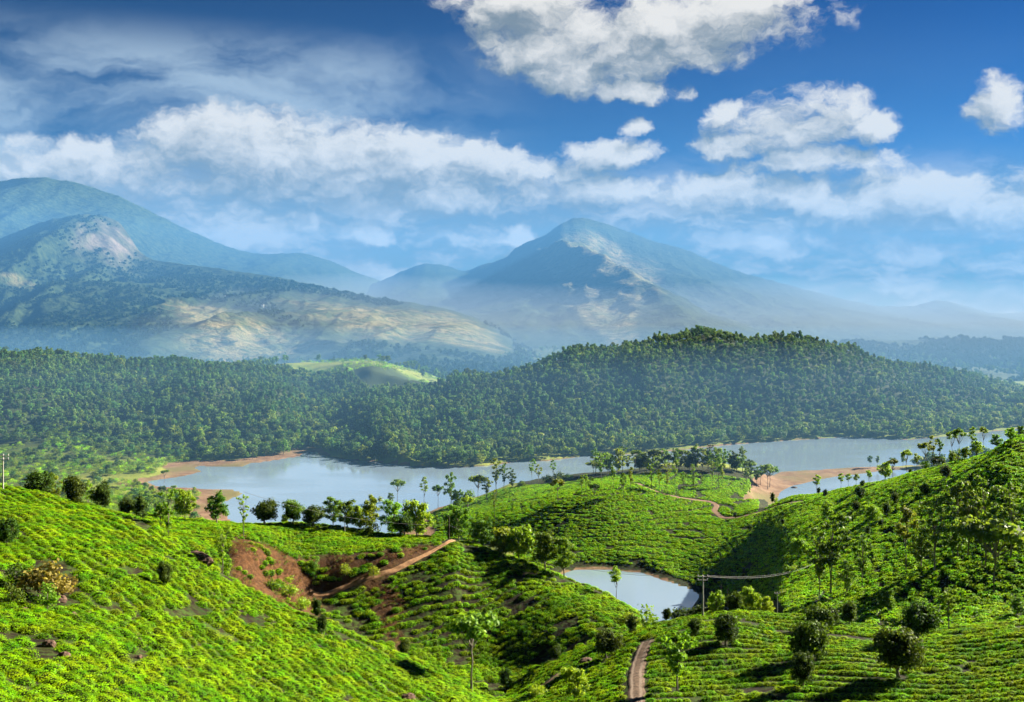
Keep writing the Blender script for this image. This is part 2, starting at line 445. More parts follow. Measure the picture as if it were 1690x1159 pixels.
def leaf_mat(name, ca, cb, trans=0.4, rough=0.5, spec=0.25, vary=0.28, patch=0.0):
    """leaves: two colours by leaf, a shift by plant, light passing through"""
    m, t = new_mat(name)
    tint = t.attr('tint')
    oi = t.n.new('ShaderNodeObjectInfo')
    cc = t.mix(tint, ca, cb)
    if patch:            # older and fresher growth in patches
        geo = t.n.new('ShaderNodeNewGeometry')
        pn = t.noise(geo.outputs['Position'], patch, 4, 0.6)
        cc = t.mix(t.rng(pn, 0.38, 0.60), t.mix(1.0, cc, (0.58, 0.76, 1.0), 'MULTIPLY'), cc)
    h = t.n.new('ShaderNodeHueSaturation')
    t.l.new(t.rng(oi.outputs['Random'], 0, 1, 0.475, 0.525, False), h.inputs['Hue'])
    r2 = t.math('FRACT', t.math('MULTIPLY', oi.outputs['Random'], 7.31))
    t.l.new(t.rng(r2, 0, 1, 1 - vary, 1 + vary, False), h.inputs['Value'])
    t.l.new(cc, h.inputs['Color'])
    b = principled(t, h.outputs[0], rough, spec)
    tr = t.n.new('ShaderNodeBsdfTranslucent')
    t.l.new(t.mix(1.0, h.outputs[0], (1.25, 1.2, 0.55), 'MULTIPLY'), tr.inputs['Color'])
    mx = t.n.new('ShaderNodeMixShader'); mx.inputs[0].default_value = trans
    t.l.new(b.outputs[0], mx.inputs[1]); t.l.new(tr.outputs[0], mx.inputs[2])
    out(t, mx.outputs[0])
    return m


M = {}
M['tea'] = leaf_mat('tea_leaves', (0.13, 0.29, 0.002), (0.39, 0.60, 0.005), 0.48, 0.5, 0.10, 0.3, 0.22)
M['tea_far'] = leaf_mat('tea_leaves_far', (0.12, 0.34, 0.002), (0.42, 0.68, 0.005), 0.42, 0.5, 0.1, 0.3)
M['dark'] = leaf_mat('dark_leaves', (0.014, 0.034, 0.006), (0.095, 0.16, 0.016), 0.3, 0.6, 0.08)
M['mid'] = leaf_mat('green_leaves', (0.045, 0.11, 0.012), (0.19, 0.30, 0.025), 0.42, 0.55, 0.12)
M['light'] = leaf_mat('light_leaves', (0.09, 0.18, 0.012), (0.29, 0.42, 0.03), 0.45, 0.5, 0.12)
M['oak'] = leaf_mat('grey_green_leaves', (0.07, 0.14, 0.02), (0.27, 0.36, 0.05), 0.45, 0.55, 0.12)
M['gum'] = leaf_mat('gum_leaves', (0.036, 0.096, 0.026), (0.185, 0.28, 0.06), 0.35, 0.6, 0.1, 0.5, 0.016)
M['jungle'] = leaf_mat('forest_leaves', (0.024, 0.064, 0.018), (0.145, 0.215, 0.045), 0.35, 0.6, 0.1, 0.55, 0.02)
M['far'] = leaf_mat('far_leaves', (0.016, 0.036, 0.018), (0.045, 0.075, 0.030), 0.2, 0.8, 0.0, 0.2)
M['dry'] = leaf_mat('dry_leaves', (0.13, 0.10, 0.03), (0.30, 0.24, 0.05), 0.3, 0.7, 0.1)

M['twig'] = leaf_mat('dry_twigs', (0.07, 0.035, 0.015), (0.20, 0.10, 0.04), 0.1, 0.8, 0.05)

m, t = new_mat('bark')
tc_ = t.n.new('ShaderNodeTexCoord')
n_ = t.noise(tc_.outputs['Object'], 14.0, 4, 0.6)
out(t, principled(t, t.mix(n_, (0.07, 0.055, 0.04), (0.26, 0.23, 0.19)), 0.9, 0.1).outputs[0]); M['bark'] = m
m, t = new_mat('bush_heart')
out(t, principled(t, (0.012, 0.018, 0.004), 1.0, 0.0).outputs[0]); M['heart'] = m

# the ground, coloured by what covers it
m, t = new_mat('land_cover')
geo = t.n.new('ShaderNodeNewGeometry'); pos = geo.outputs['Position']
nf = t.noise(pos, 0.9, 6, 0.6); nm = t.noise(pos, 0.11, 5, 0.55); nl = t.noise(pos, 0.02, 5, 0.55)
nfine = t.noise(pos, 5.0, 5, 0.65)
earth = t.mix(t.rng(nf, 0.35, 0.75), (0.010, 0.008, 0.004), (0.050, 0.027, 0.013))
green = t.mix(t.rng(nm, 0.3, 0.7), (0.012, 0.026, 0.004), (0.035, 0.060, 0.010))
teafloor = t.mix(t.rng(nf, 0.42, 0.60), earth, green)  # soil and green kept dark: shade between the bushes is put into the colour
redsoil = t.mix(t.rng(nf, 0.3, 0.7), (0.026, 0.011, 0.004), (0.080, 0.036, 0.014))
redsoil = t.mix(t.rng(nfine, 0.5, 0.72), redsoil, (0.14, 0.08, 0.035))
redsoil = t.mix(t.rng(nm, 0.47, 0.66), redsoil, (0.055, 0.03, 0.014))
mud = t.mix(t.rng(nm, 0.3, 0.7), (0.125, 0.070, 0.042), (0.215, 0.142, 0.085))
mud = t.mix(t.rng(nl, 0.45, 0.65), mud, (0.13, 0.115, 0.045))
mud = t.mix(t.rng(nf, 0.52, 0.75), mud, (0.075, 0.05, 0.032))
grass = t.mix(t.rng(nl, 0.3, 0.7), (0.10, 0.16, 0.02), (0.25, 0.27, 0.05))
grass = t.mix(t.rng(nf, 0.45, 0.75), grass, (0.045, 0.08, 0.02))
ffloor = t.mix(nf, (0.018, 0.030, 0.010), (0.045, 0.060, 0.018))
cc = t.mix(t.attr('tea'), grass, teafloor)
cc = t.mix(t.attr('forest'), cc, ffloor)
cc = t.mix(t.attr('bank'), cc, redsoil)
edge = t.math('ADD', t.attr('mud'), t.math('MULTIPLY', t.math('SUBTRACT', nm, 0.5), 0.7))
cc = t.mix(t.rng(edge, 0.35, 0.6), cc, mud)
out(t, principled(t, cc, 0.95, 0.08, nf, 0.9, 0.35).outputs[0]); M['land'] = m

m, t = new_mat('water')
geo = t.n.new('ShaderNodeNewGeometry')
sp = t.vec('MULTIPLY', geo.outputs['Position'], (1.0, 0.45, 1.0))
wv = t.noise(sp, 0.9, 4, 0.6)
wl = t.noise(t.vec('MULTIPLY', geo.outputs['Position'], (0.35, 1.0, 1.0)), 0.03, 4, 0.55)
b = principled(t, (0.17, 0.235, 0.30), t.rng(wl, 0.42, 0.58, 0.02, 0.17), 0.5, wv, 0.12, 0.3)
b.inputs['IOR'].default_value = 3.4
out(t, b.outputs[0]); M['water'] = m


def simple(name, c1, c2, scale=3.0, rough=0.85, bump=0.4, bd=0.05, det=5):
    m, t = new_mat(name)
    geo = t.n.new('ShaderNodeNewGeometry')
    n = t.noise(geo.outputs['Position'], scale, det, 0.62)
    out(t, principled(t, t.mix(t.rng(n, 0.3, 0.7), c1, c2), rough, 0.15, n, bump, bd).outputs[0])
    M[name] = m
    return m


simple('track_dirt', (0.14, 0.075, 0.034), (0.29, 0.17, 0.085), 1.6, 0.95, 0.5, 0.05)
simple('path_dirt', (0.10, 0.06, 0.04), (0.24, 0.15, 0.09), 2.5)
m, t = new_mat('rut_dirt')
geo = t.n.new('ShaderNodeNewGeometry')
n1 = t.noise(geo.outputs['Position'], 1.6, 6, 0.65); n2 = t.noise(geo.outputs['Position'], 6.0, 4, 0.6)
wheel = t.math('ABSOLUTE', t.math('SUBTRACT', t.math('ABSOLUTE', t.attr('across')), 0.24))
dirt = t.mix(t.rng(n1, 0.3, 0.7), (0.055, 0.040, 0.030), (0.15, 0.105, 0.075))  # dirt colour darkened to hold the shade lying over this track
dirt = t.mix(t.rng(t.math('ADD', wheel, t.math('MULTIPLY', n2, 0.16)), 0.20, 0.10), dirt, (0.20, 0.155, 0.12))
dirt = t.mix(t.rng(n2, 0.56, 0.70), dirt, (0.05, 0.04, 0.025))
out(t, principled(t, dirt, 0.95, 0.05, n2, 0.8, 0.12).outputs[0]); M['rut_dirt'] = m
simple('rock', (0.03, 0.018, 0.012), (0.13, 0.08, 0.055), 3.5, 0.9, 0.8, 0.12)
simple('dark_rock', (0.03, 0.026, 0.024), (0.10, 0.085, 0.07), 2.5, 0.9, 0.8, 0.2)
simple('concrete', (0.25, 0.24, 0.22), (0.42, 0.40, 0.37), 6.0, 0.9, 0.2, 0.01)
simple('dark_wood', (0.03, 0.022, 0.017), (0.08, 0.06, 0.045), 6.0, 0.9, 0.2, 0.01)
simple('porcelain', (0.30, 0.30, 0.30), (0.45, 0.45, 0.45), 9.0, 0.3, 0.0, 0.01)
simple('wire', (0.13, 0.13, 0.12), (0.2, 0.2, 0.19), 1.0, 0.5, 0.0, 0.01)
simple('plaster', (0.68, 0.66, 0.62), (0.82, 0.81, 0.78), 0.5, 0.9, 0.0, 0.01)
simple('roof_sheet', (0.30, 0.10, 0.06), (0.42, 0.20, 0.13), 0.4, 0.7, 0.0, 0.01)
simple('glass_dark', (0.02, 0.025, 0.03), (0.05, 0.055, 0.06), 0.4, 0.2, 0.0, 0.01)


# ----------------------------------------------------------------------------
# object helpers
# ----------------------------------------------------------------------------
def link(o, parent=None):
    col.objects.link(o)
    if parent is not None: o.parent = parent
    return o


def tag(o, label=None, cat=None, group=None, kind=None):
    if label: o['label'] = label
    if cat: o['category'] = cat
    if group: o['group'] = group
    if kind: o['kind'] = kind
    return o


def np_mesh(name, v, faces, mats, tint=None, midx=None, shade=False):
    """faces: an int array (n, 3 or 4)"""
    me = bpy.data.meshes.new(name)
    v = np.asarray(v, np.float32); faces = np.asarray(faces, np.int32)
    nf, k = faces.shape
    me.vertices.add(len(v)); me.vertices.foreach_set('co', v.ravel())
    me.loops.add(nf * k); me.loops.foreach_set('vertex_index', faces.ravel())
    me.polygons.add(nf); me.polygons.foreach_set('loop_start', np.arange(0, nf * k, k, dtype=np.int32))
    if midx is not None: me.polygons.foreach_set('material_index', np.asarray(midx, np.int32))
    if shade: me.polygons.foreach_set('use_smooth', np.ones(nf, bool))
    me.update(calc_edges=True)
    for mm in mats: me.materials.append(mm)
    if tint is not None:
        a = me.attributes.new('tint', 'FLOAT', 'FACE'); a.data.foreach_set('value', np.asarray(tint, np.float32))
    return me


def set_point_attr(me, name, arr):
    a = me.attributes.new(name, 'FLOAT', 'POINT')
    a.data.foreach_set('value', np.asarray(arr, np.float32).ravel())


def grid_faces(n, k):
    i = np.arange(n - 1)[:, None]; j = np.arange(k - 1)[None, :]
    a = i * k + j
    return np.stack([a, a + k, a + k + 1, a + 1], -1).reshape(-1, 4)


# ----------------------------------------------------------------------------
# ground and lake
# ----------------------------------------------------------------------------
def band(k1, k2, px, d, soft=0.012):
    a, b = ld(k1, px), ld(k2, px)
    return smooth(a * (1 - soft), a * (1 + soft), d) * smooth(b * (1 + soft), b * (1 - soft), d)


tea_w = np.clip(smooth(235, 225, GY) + smooth(1165, 1180, PXG) * smooth(ld(12, PXG) + 8, ld(12, PXG), GY) + smooth(690, 700, PXG) * smooth(1250, 1240, PXG) * band(12, 14, PXG, GY) + smooth(840, 870, PXG) * smooth(240, 300, GY) * smooth(700, 690, GY), 0, 1)
forest_w = np.clip(smooth(790, 840, GY) * smooth(1330, 1300, GY) * smooth(1.5, 5, Z) + smooth(560, 640, GY) * smooth(330, 250, PXG) * smooth(1.5, 4, Z) * 0.6 * smooth(1300, 1250, GY), 0, 1)
hgrass = smooth(470, 540, PXG) * smooth(800, 720, PXG) * smooth(1280, 1320, GY)
forest_w = np.maximum(forest_w * (1 - hgrass), smooth(1480, 1600, GY) * 0.85)
bank_w = np.zeros_like(Z)
bank_w = np.maximum(bank_w, band(7, 8, PXG, GY, 0.006) * smooth(375, 395, PXG) * smooth(735, 705, PXG))
bank_w = np.maximum(bank_w, band(6, 8, PXG, GY, 0.006) * smooth(372, 392, PXG) * smooth(560, 500, PXG))
# the bald patch of red soil at the left of the bank, and slips below the track
bald = [((px - CX) / F * d, d) for px, d in ((384, 158), (388, 168), (405, 174), (440, 174), (466, 174), (466, 166), (430, 159), (398, 155))]
bank_w = np.maximum(bank_w, smooth(-1.2, 0.8, poly_dist(bald, GX, GY) + 1.5 * fbm(GX / 4, GY / 4, 2, 77)))
slip = [((px - CX) / F * d, d) for px, d in ((600, 176), (640, 177), (668, 170), (665, 158), (640, 156), (625, 164))]
bank_w = np.maximum(bank_w, 0.9 * smooth(-1.0, 0.8, poly_dist(slip, GX, GY) + 2.0 * fbm(GX / 5, GY / 5, 2, 78)))
mud_w = np.where(GY > 300, smooth(2.6, 0.6, Z) * smooth(-44 + 34 * np.maximum(farside, smooth(560, 530, GY)), -8 + 5 * np.maximum(farside, smooth(560, 530, GY)), wd), 0.0) * (1 - forest_w * 0.2)
spit = in_poly([(1240, 800), (1246, 786), (1300, 774), (1320, 800), (1290, 824), (1225, 825)], PXG, PYG) & (GY > 575) & (GY < 740)
mud_w = np.maximum(mud_w, spit * 1.0)
mud_w = np.maximum(mud_w, 0.0 * smooth(860, 920, PXG) * smooth(1330, 1250, PXG) * smooth(425, 440, GY) * smooth(515, 500, GY) * smooth(14, 9, Z))
mud_w = mud_w * (1 - 0.75 * np.maximum(farside, smooth(560, 530, GY)))
mud_w = np.maximum(mud_w, np.where((GY > 300) & (wd > -1.5), 0.75, 0.0))
me = np_mesh('ground', np.stack([GX, GY, Z], -1).reshape(-1, 3), grid_faces(NPX, ND), [M['land']], shade=True)
for nme, arr in (('tea', tea_w), ('forest', forest_w), ('bank', bank_w), ('mud', mud_w)): set_point_attr(me, nme, arr)
tag(link(bpy.data.objects.new('ground', me)), 'hilly ground of the valley with red soil, tea floor and mud shores', None, None, 'structure')


def water_sheet(name, pts, label):
    bm = bmesh.new()
    bm.faces.new([bm.verts.new((x, y, 0.0)) for x, y in pts])
    me = bpy.data.meshes.new(name); bm.to_mesh(me); bm.free()
    me.materials.append(M['water'])
    o = link(bpy.data.objects.new(name, me))
    tag(o, label, None, None, 'structure')


water_sheet('lake', [(-900, 240), (900, 240), (900, 1180), (-900, 1180)], 'calm pale blue lake winding between the hills')

# ----------------------------------------------------------------------------
# mountains: each a crest line (column, row, distance) with flanks cut by spurs and gullies
# ----------------------------------------------------------------------------
m, t = new_mat('mountain_cover')
geo = t.n.new('ShaderNodeNewGeometry'); pos = geo.outputs['Position']
na = t.noise(pos, 0.0042, 7, 0.62, 0.4); nb = t.noise(pos, 0.035, 5, 0.6); nc = t.noise(pos, 0.013, 6, 0.6)
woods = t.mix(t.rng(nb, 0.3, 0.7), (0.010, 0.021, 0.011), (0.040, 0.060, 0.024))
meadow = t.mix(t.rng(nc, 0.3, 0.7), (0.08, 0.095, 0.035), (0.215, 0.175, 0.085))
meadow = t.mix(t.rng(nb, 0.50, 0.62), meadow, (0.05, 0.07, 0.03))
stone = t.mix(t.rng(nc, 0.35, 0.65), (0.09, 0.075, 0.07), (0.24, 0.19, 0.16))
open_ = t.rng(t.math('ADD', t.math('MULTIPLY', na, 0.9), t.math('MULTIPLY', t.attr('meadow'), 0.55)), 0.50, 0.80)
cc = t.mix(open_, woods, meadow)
cc = t.mix(t.attr('rock'), cc, stone)
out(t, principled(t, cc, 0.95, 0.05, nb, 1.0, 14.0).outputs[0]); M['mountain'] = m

RANGES = []


def mountain(name, label, crest, depth, back, z0, seed, spur=0.30, spur_w=420.0, power=1.25, marks=None, ridge=None, step=5.0, rows=150, rough_crest=6.0):
    """crest flanks fall to z0 over `depth` metres towards the viewer and `back` metres behind"""
    cx_ = np.array([c_[0] for c_ in crest], float)
    px = np.arange(cx_[0], cx_[-1] + 1, step)
    dc = pchip(cx_, [c_[2] for c_ in crest], px)
    zc = pchip(cx_, [H - (c_[1] - HY) / F * c_[2] for c_ in crest], px)
    zc = zc + rough_crest * fbm(px / 11.0, px * 0, 3, seed + 5)
    s = np.concatenate([np.linspace(0, 1, rows), 1 + np.linspace(0, 1, 26)[1:]])
    d = np.where(s[None, :] <= 1, dc[:, None] - depth * (1 - s[None, :]), dc[:, None] + back * (s[None, :] - 1))
    X = (px[:, None] - CX) / F * dc[:, None] + np.zeros_like(d)      # flanks run straight away from the crest
    X = (px[:, None] - CX) / F * (0.35 * dc[:, None] + 0.65 * d)
    fr = np.clip(s, 0, 1)[None, :]
    prof = np.where(s[None, :] <= 1, fr ** power, (1 - np.clip(s[None, :] - 1, 0, 1)) ** 1.2)
    hgt = (zc - z0)[:, None]
    z = z0 + hgt * prof
    env = np.where(s[None, :] <= 1, (4 * fr * (1 - fr)) ** 0.8, 0.0)
    wx = X + 160 * fbm(X / 500, d / 500, 3, seed)
    r = ridged(wx / spur_w, d / (spur_w * 3.4), 5, seed + 9) - 0.62
    r2 = fbm(X / 130, d / 170, 4, seed + 19)
    z = z + hgt * spur * env * r * 1.6 + np.minimum(hgt * 0.045, 18) * r2 * (env ** 0.7)
    if ridge is not None:
        z = z + ridge(X, d, z, env, hgt)
    me = np_mesh(name, np.stack([X, d, z], -1).reshape(-1, 3), grid_faces(*X.shape), [M['mountain']], shade=True)
    PX, PY = CX + F * X / d, HY + (H - z) * F / d
    mk = marks(PX, PY, X, d) if marks else (np.zeros_like(X), np.zeros_like(X))
    set_point_attr(me, 'meadow', mk[0]); set_point_attr(me, 'rock', mk[1])
    tag(link(bpy.data.objects.new(name, me)), label, None, None, 'structure')
    RANGES.append((name, X, d, z, PX, PY, mk))


def spot(PX, PY, x, y, rx, ry, tilt=0.0):
    c_, s_ = math.cos(tilt), math.sin(tilt)
    u, v = (PX - x) * c_ + (PY - y) * s_, -(PX - x) * s_ + (PY - y) * c_
    return np.exp(-((u / rx) ** 2 + (v / ry) ** 2))


zero = lambda PX: np.zeros_like(PX)
mountain('mountain', 'high rounded blue mountain at the far left', [(-700, 390, 6000), (-300, 340, 6000), (-80, 312, 6000), (0, 299, 6000), (60, 293, 6000), (120, 301, 6000), (190, 322, 6000), (260, 355, 6100), (330, 388, 6200), (400, 414, 6300), (440, 420, 6400), (490, 417, 6500), (545, 431, 6600), (600, 455, 6700), (650, 470, 6800), (720, 490, 6900), (800, 520, 7000)],
         2300, 1500, 20, 101, 0.22, 620, 1.15, lambda PX, PY, X, d: (zero(PX) - .45, zero(PX)))


def mid_marks(PX, PY, X, d):
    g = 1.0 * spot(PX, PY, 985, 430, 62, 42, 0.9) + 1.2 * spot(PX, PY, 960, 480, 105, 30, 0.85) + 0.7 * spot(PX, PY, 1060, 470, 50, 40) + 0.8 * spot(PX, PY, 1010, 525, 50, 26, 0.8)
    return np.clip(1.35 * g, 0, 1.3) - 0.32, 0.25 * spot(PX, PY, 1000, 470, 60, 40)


def mid_ridge(X, d, z, env, hgt):
    """the spur that comes down from the summit; the sun catches its right side only"""
    t_ = (6200 - d) / 2300.0
    xr = np.interp(t_, [0, .18, .4, .62, .8, 1.0], [(950 - CX) / F * 6200, (912 - CX) / F * 5900, (880 - CX) / F * 5500, (935 - CX) / F * 5000, (1010 - CX) / F * 4600, (1060 - CX) / F * 4200])
    w = 330.0
    return 0.30 * hgt * np.clip(env, 0, 1) * np.maximum(0, 1 - np.abs(X - xr) / w) ** 0.9


mountain('mountain', 'pointed blue mountain with pale grassy flank in the centre', [(480, 520, 6600), (560, 485, 6500), (640, 459, 6400), (670, 445, 6400), (705, 435, 6350), (740, 439, 6350), (765, 447, 6300), (800, 436, 6300), (835, 425, 6250), (850, 410, 6250), (870, 400, 6200), (900, 387, 6200), (930, 369, 6200), (962, 362, 6200), (995, 369, 6200), (1030, 380, 6200), (1060, 391, 6200), (1100, 404, 6200), (1135, 413, 6200), (1170, 430, 6200), (1240, 455, 6250), (1300, 470, 6300), (1360, 486, 6400), (1420, 500, 6500), (1460, 506, 6600), (1500, 505, 6600), (1550, 496, 6600), (1600, 508, 6700), (1640, 517, 6800), (1700, 516, 6800), (1800, 522, 6900), (2300, 526, 6900)],
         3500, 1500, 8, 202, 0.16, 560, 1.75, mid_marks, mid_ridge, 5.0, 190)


def rock_marks(PX, PY, X, d):
    cliff = np.clip(1.5 * spot(PX, PY, 192, 400, 36, 26, 0.75) + 0.9 * spot(PX, PY, 140, 398, 20, 24), 0, 1)
    g = (0.9 * spot(PX, PY, 370, 530, 120, 26, 0.25) + 0.9 * spot(PX, PY, 330, 570, 110, 24) + 1.0 * spot(PX, PY, 600, 530, 150, 28, 0.25) + 1.0 * spot(PX, PY, 760, 545, 90, 26, 0.4)
         + 0.9 * spot(PX, PY, 20, 460, 45, 18, 0.3) + 0.8 * spot(PX, PY, 5, 525, 22, 12, 0.6) + 0.6 * spot(PX, PY, 470, 575, 110, 22) + 0.5 * spot(PX, PY, 120, 430, 40, 14) + 0.6 * spot(PX, PY, 300, 605, 200, 12))
    g = np.clip(g, 0, 1.2) - 0.30 - 0.35 * spot(PX, PY, 60, 560, 140, 60)
    return g, 0.75 * cliff * (0.4 + 0.6 * smooth(-.4, .2, fbm(X / 40, d / 90, 4, 8)))


mountain('mountain', 'nearer mountain with a bare rock face and a long descending shoulder', [(-700, 470, 4300), (-300, 430, 4300), (-60, 410, 4300), (0, 394, 4300), (50, 374, 4300), (90, 361, 4300), (140, 354, 4300), (170, 357, 4300), (195, 366, 4280), (212, 388, 4250), (228, 412, 4200), (245, 426, 4150), (300, 436, 4050), (380, 446, 3950), (460, 458, 3850), (540, 475, 3750), (620, 490, 3650), (700, 503, 3550), (760, 516, 3450), (810, 536, 3350), (860, 562, 3250), (910, 585, 3150)],
         2100, 900, 8, 303, 0.34, 300, 1.35, rock_marks, None, 4.0, 190, 4.0)
mountain('hill', 'dark misty wooded ridge at the far right', [(1150, 588, 2700), (1280, 574, 2700), (1380, 566, 2700), (1440, 562, 2700), (1520, 563, 2700), (1590, 558, 2650), (1640, 562, 2650), (1700, 560, 2600), (1900, 556, 2600), (2300, 550, 2600)],
         800, 700, 4, 404, 0.25, 220, 0.9, lambda PX, PY, X, d: (zero(PX) - .6, zero(PX)))
mountain('hill', 'nearest wooded spur behind the forest hill at the right edge', [(1560, 640, 1950), (1620, 618, 1950), (1680, 600, 1950), (1760, 588, 1950), (1900, 580, 1950), (2300, 575, 1950)],
         420, 500, 4, 505, 0.2, 160, 0.9, lambda PX, PY, X, d: (zero(PX) - .6, zero(PX)), None, 6.0, 60)

# ----------------------------------------------------------------------------
# foliage builders
# ----------------------------------------------------------------------------
def leaf_quads(p, nrm, size, r, aspect=0.55, jit=0.9):
    """one bent diamond of two triangles' worth for each leaf spray at p facing about nrm"""
    n = len(p)
    nn = nrm + jit * r.normal(size=(n, 3)) * 0.6
    nn /= np.linalg.norm(nn, axis=1, keepdims=True) + 1e-9
    a = r.normal(size=(n, 3)); a -= nn * (a * nn).sum(1, keepdims=True); a /= np.linalg.norm(a, axis=1, keepdims=True) + 1e-9
    b = np.cross(nn, a)
    s = (size * (0.65 + 0.7 * r.random(n)))[:, None]
    v = np.stack([p - a * s * 0.5, p + b * s * aspect * 0.5 + nn * s * 0.08, p + a * s * 0.5, p - b * s * aspect * 0.5 + nn * s * 0.08], 1).reshape(-1, 3)
    f = np.arange(4 * n).reshape(-1, 4)
    return v, f, r.random(n) ** 1.4


def sphere_dirs(n, r):
    v = r.normal(size=(n, 3)); return v / np.linalg.norm(v, axis=1, keepdims=True)


ASPECT = [1.0]      # height over width of the plant that is being built, so that clumps stay round once it is scaled


def clumps_mesh(name, clumps, per, leaf, mat, seed, shell=0.45, squash=0.85, up=0.25, aspect=0.6, heart=None):
    A_ = ASPECT[0]
    """crown: sprays of leaves gathered round clump centres (x, y, z, radius)"""
    r = np.random.default_rng(seed)
    V, Fc, T, o = [], [], [], 0
    tot = sum(c_[3] ** 2 for c_ in clumps)
    for (x, y, z, R) in clumps:
        n = max(6, int(per * len(clumps) * R * R / tot))
        dirs = sphere_dirs(n, r)
        rad = R * (1 - shell * r.random(n) ** 1.5)
        lump = 1 + 0.22 * np.sin(dirs[:, 0] * 7 + x * 30) * np.sin(dirs[:, 1] * 6 + y * 30) + 0.1 * r.normal(size=n)
        p = dirs * (rad * lump)[:, None] * np.array([1, 1, squash]) + np.array([x, y, z * A_])
        nr = dirs + np.array([0, 0, up])
        v, f, t_ = leaf_quads(p, nr, leaf, r, aspect)
        V.append(v); Fc.append(f + o); T.append(t_); o += len(v)
    V, Fc, T = np.concatenate(V), np.concatenate(Fc), np.concatenate(T)
    V[:, 2] /= A_
    if heart is None:
        return np_mesh(name, V, Fc, [mat], T)
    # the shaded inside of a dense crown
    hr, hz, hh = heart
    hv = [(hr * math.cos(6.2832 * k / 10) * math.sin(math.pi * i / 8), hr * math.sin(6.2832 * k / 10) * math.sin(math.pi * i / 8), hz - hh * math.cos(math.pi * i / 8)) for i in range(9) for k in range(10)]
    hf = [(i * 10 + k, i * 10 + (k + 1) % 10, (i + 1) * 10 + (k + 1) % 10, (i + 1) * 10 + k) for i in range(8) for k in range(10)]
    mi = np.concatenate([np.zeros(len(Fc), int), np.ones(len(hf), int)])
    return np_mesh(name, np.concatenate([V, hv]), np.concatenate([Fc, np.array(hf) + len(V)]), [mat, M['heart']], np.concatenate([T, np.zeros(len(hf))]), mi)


def tube(bm, pts, radii, sides=6):
    rings = []
    for i, p in enumerate(pts):
        p = Vector(p)
        dr = (Vector(pts[min(i + 1, len(pts) - 1)]) - Vector(pts[max(i - 1, 0)])).normalized()
        q = dr.to_track_quat('Z', 'Y')
        rings.append([bm.verts.new(p + q @ Vector((radii[i] * math.cos(2 * math.pi * k / sides), radii[i] * math.sin(2 * math.pi * k / sides), 0))) for k in range(sides)])
    for a, b in zip(rings, rings[1:]):
        for k in range(sides):
            bm.faces.new([a[k], a[(k + 1) % sides], b[(k + 1) % sides], b[k]])
    bm.faces.new(rings[0][::-1]); bm.faces.new(rings[-1])


def trunk_mesh(name, top, rad, clumps, seed, nl=9, stems=1, mat='bark'):
    r = random.Random(seed)
    bm = bmesh.new()
    for s_ in range(stems):
        ox = 0.0 if stems == 1 else (s_ - (stems - 1) / 2) * 0.10
        pts = [(ox + r.uniform(-.02, .02) * k, r.uniform(-.02, .02) * k, top * k / 4 - (0.03 if k == 0 else 0)) for k in range(5)]
        tube(bm, pts, [rad * (1 - 0.17 * k) * (1.25 if k == 0 else 1) for k in range(5)])
    for c_ in r.sample(clumps, min(nl, len(clumps))):
        z0 = max(0.06, min(top * 0.95, c_[2] * 0.62))
        a = Vector((0, 0, z0)); b = Vector(c_[:3])
        tube(bm, [a, a.lerp(b, .5) + Vector((0, 0, -.02)), b], [rad * .5, rad * .33, rad * .12], 4)
    me = bpy.data.meshes.new(name); bm.to_mesh(me); bm.free()
    me.materials.append(M[mat])
    return me


# all plants are built one unit tall and one unit across the crown, then scaled
def kind_round(seed, mat, n=3800):
    r = random.Random(seed); cl = []
    for k in range(26):
        u = r.uniform(-1, 1); a = r.uniform(0, 6.283); q = math.sqrt(1 - u * u)
        R = r.uniform(.08, .18); o_ = r.uniform(.26, .39)
        cl.append((o_ * q * math.cos(a), o_ * q * math.sin(a), .56 + o_ * .93 * u, R))
    cl += [(0, 0, .55, .30), (0, 0, .42, .26), (.05, 0, .68, .24)]
    return clumps_mesh('crown', cl, n / 29, .06, mat, seed, .5, .95, heart=(.27, .52, .29)), trunk_mesh('trunk', .5, .035, cl, seed, 5)


def limbs(r, n, lo, hi, shape, sub, spread, rad):
    """clumps gathered along limbs, so that the outline is ragged and gaps stay open"""
    cl = []
    for k in range(n):
        h = lo + (hi - lo) * (k + r.random()) / n
        w = shape((h - lo) / (hi - lo)); a = k * 2.4 + r.uniform(-.6, .6)
        for q in range(sub):
            f = (q + 1) / sub * r.uniform(.75, 1.1)
            cl.append((w * f * math.cos(a) + r.uniform(-1, 1) * spread, w * f * math.sin(a) + r.uniform(-1, 1) * spread, h + .05 * f + r.uniform(-1, 1) * spread * .8, r.uniform(*rad)))
    return cl


def kind_oak(seed, mat, n=2200, lo=.34, stems=1):
    """tall airy tree with ragged tiers"""
    r = random.Random(seed)
    cl = limbs(r, 13, lo, .93, lambda u: .43 * math.sin(math.pi * min(1, .22 + .78 * (1 - u) ** .8)) ** .8 * (.7 + .4 * r.random()), 3, .035, (.055, .10))
    cl.append((0, 0, .95, .06))
    return clumps_mesh('crown', cl, n / len(cl), .058, mat, seed, .9, .75), trunk_mesh('trunk', .93, .020, cl, seed, 16, stems)


def kind_slender(seed, mat, n=1300):
    r = random.Random(seed); cl = []
    for k in range(13):
        h = .55 + .42 * (k + r.random()) / 13
        a = r.uniform(0, 6.283); q = .36 * math.sin(math.pi * (1.06 - h) / .62) * r.uniform(.3, 1.0)
        cl.append((q * math.cos(a), q * math.sin(a), h, r.uniform(.11, .19)))
    return clumps_mesh('crown', cl, n / 13, .085, mat, seed, .8, .6), trunk_mesh('trunk', .9, .022, cl, seed, 8)


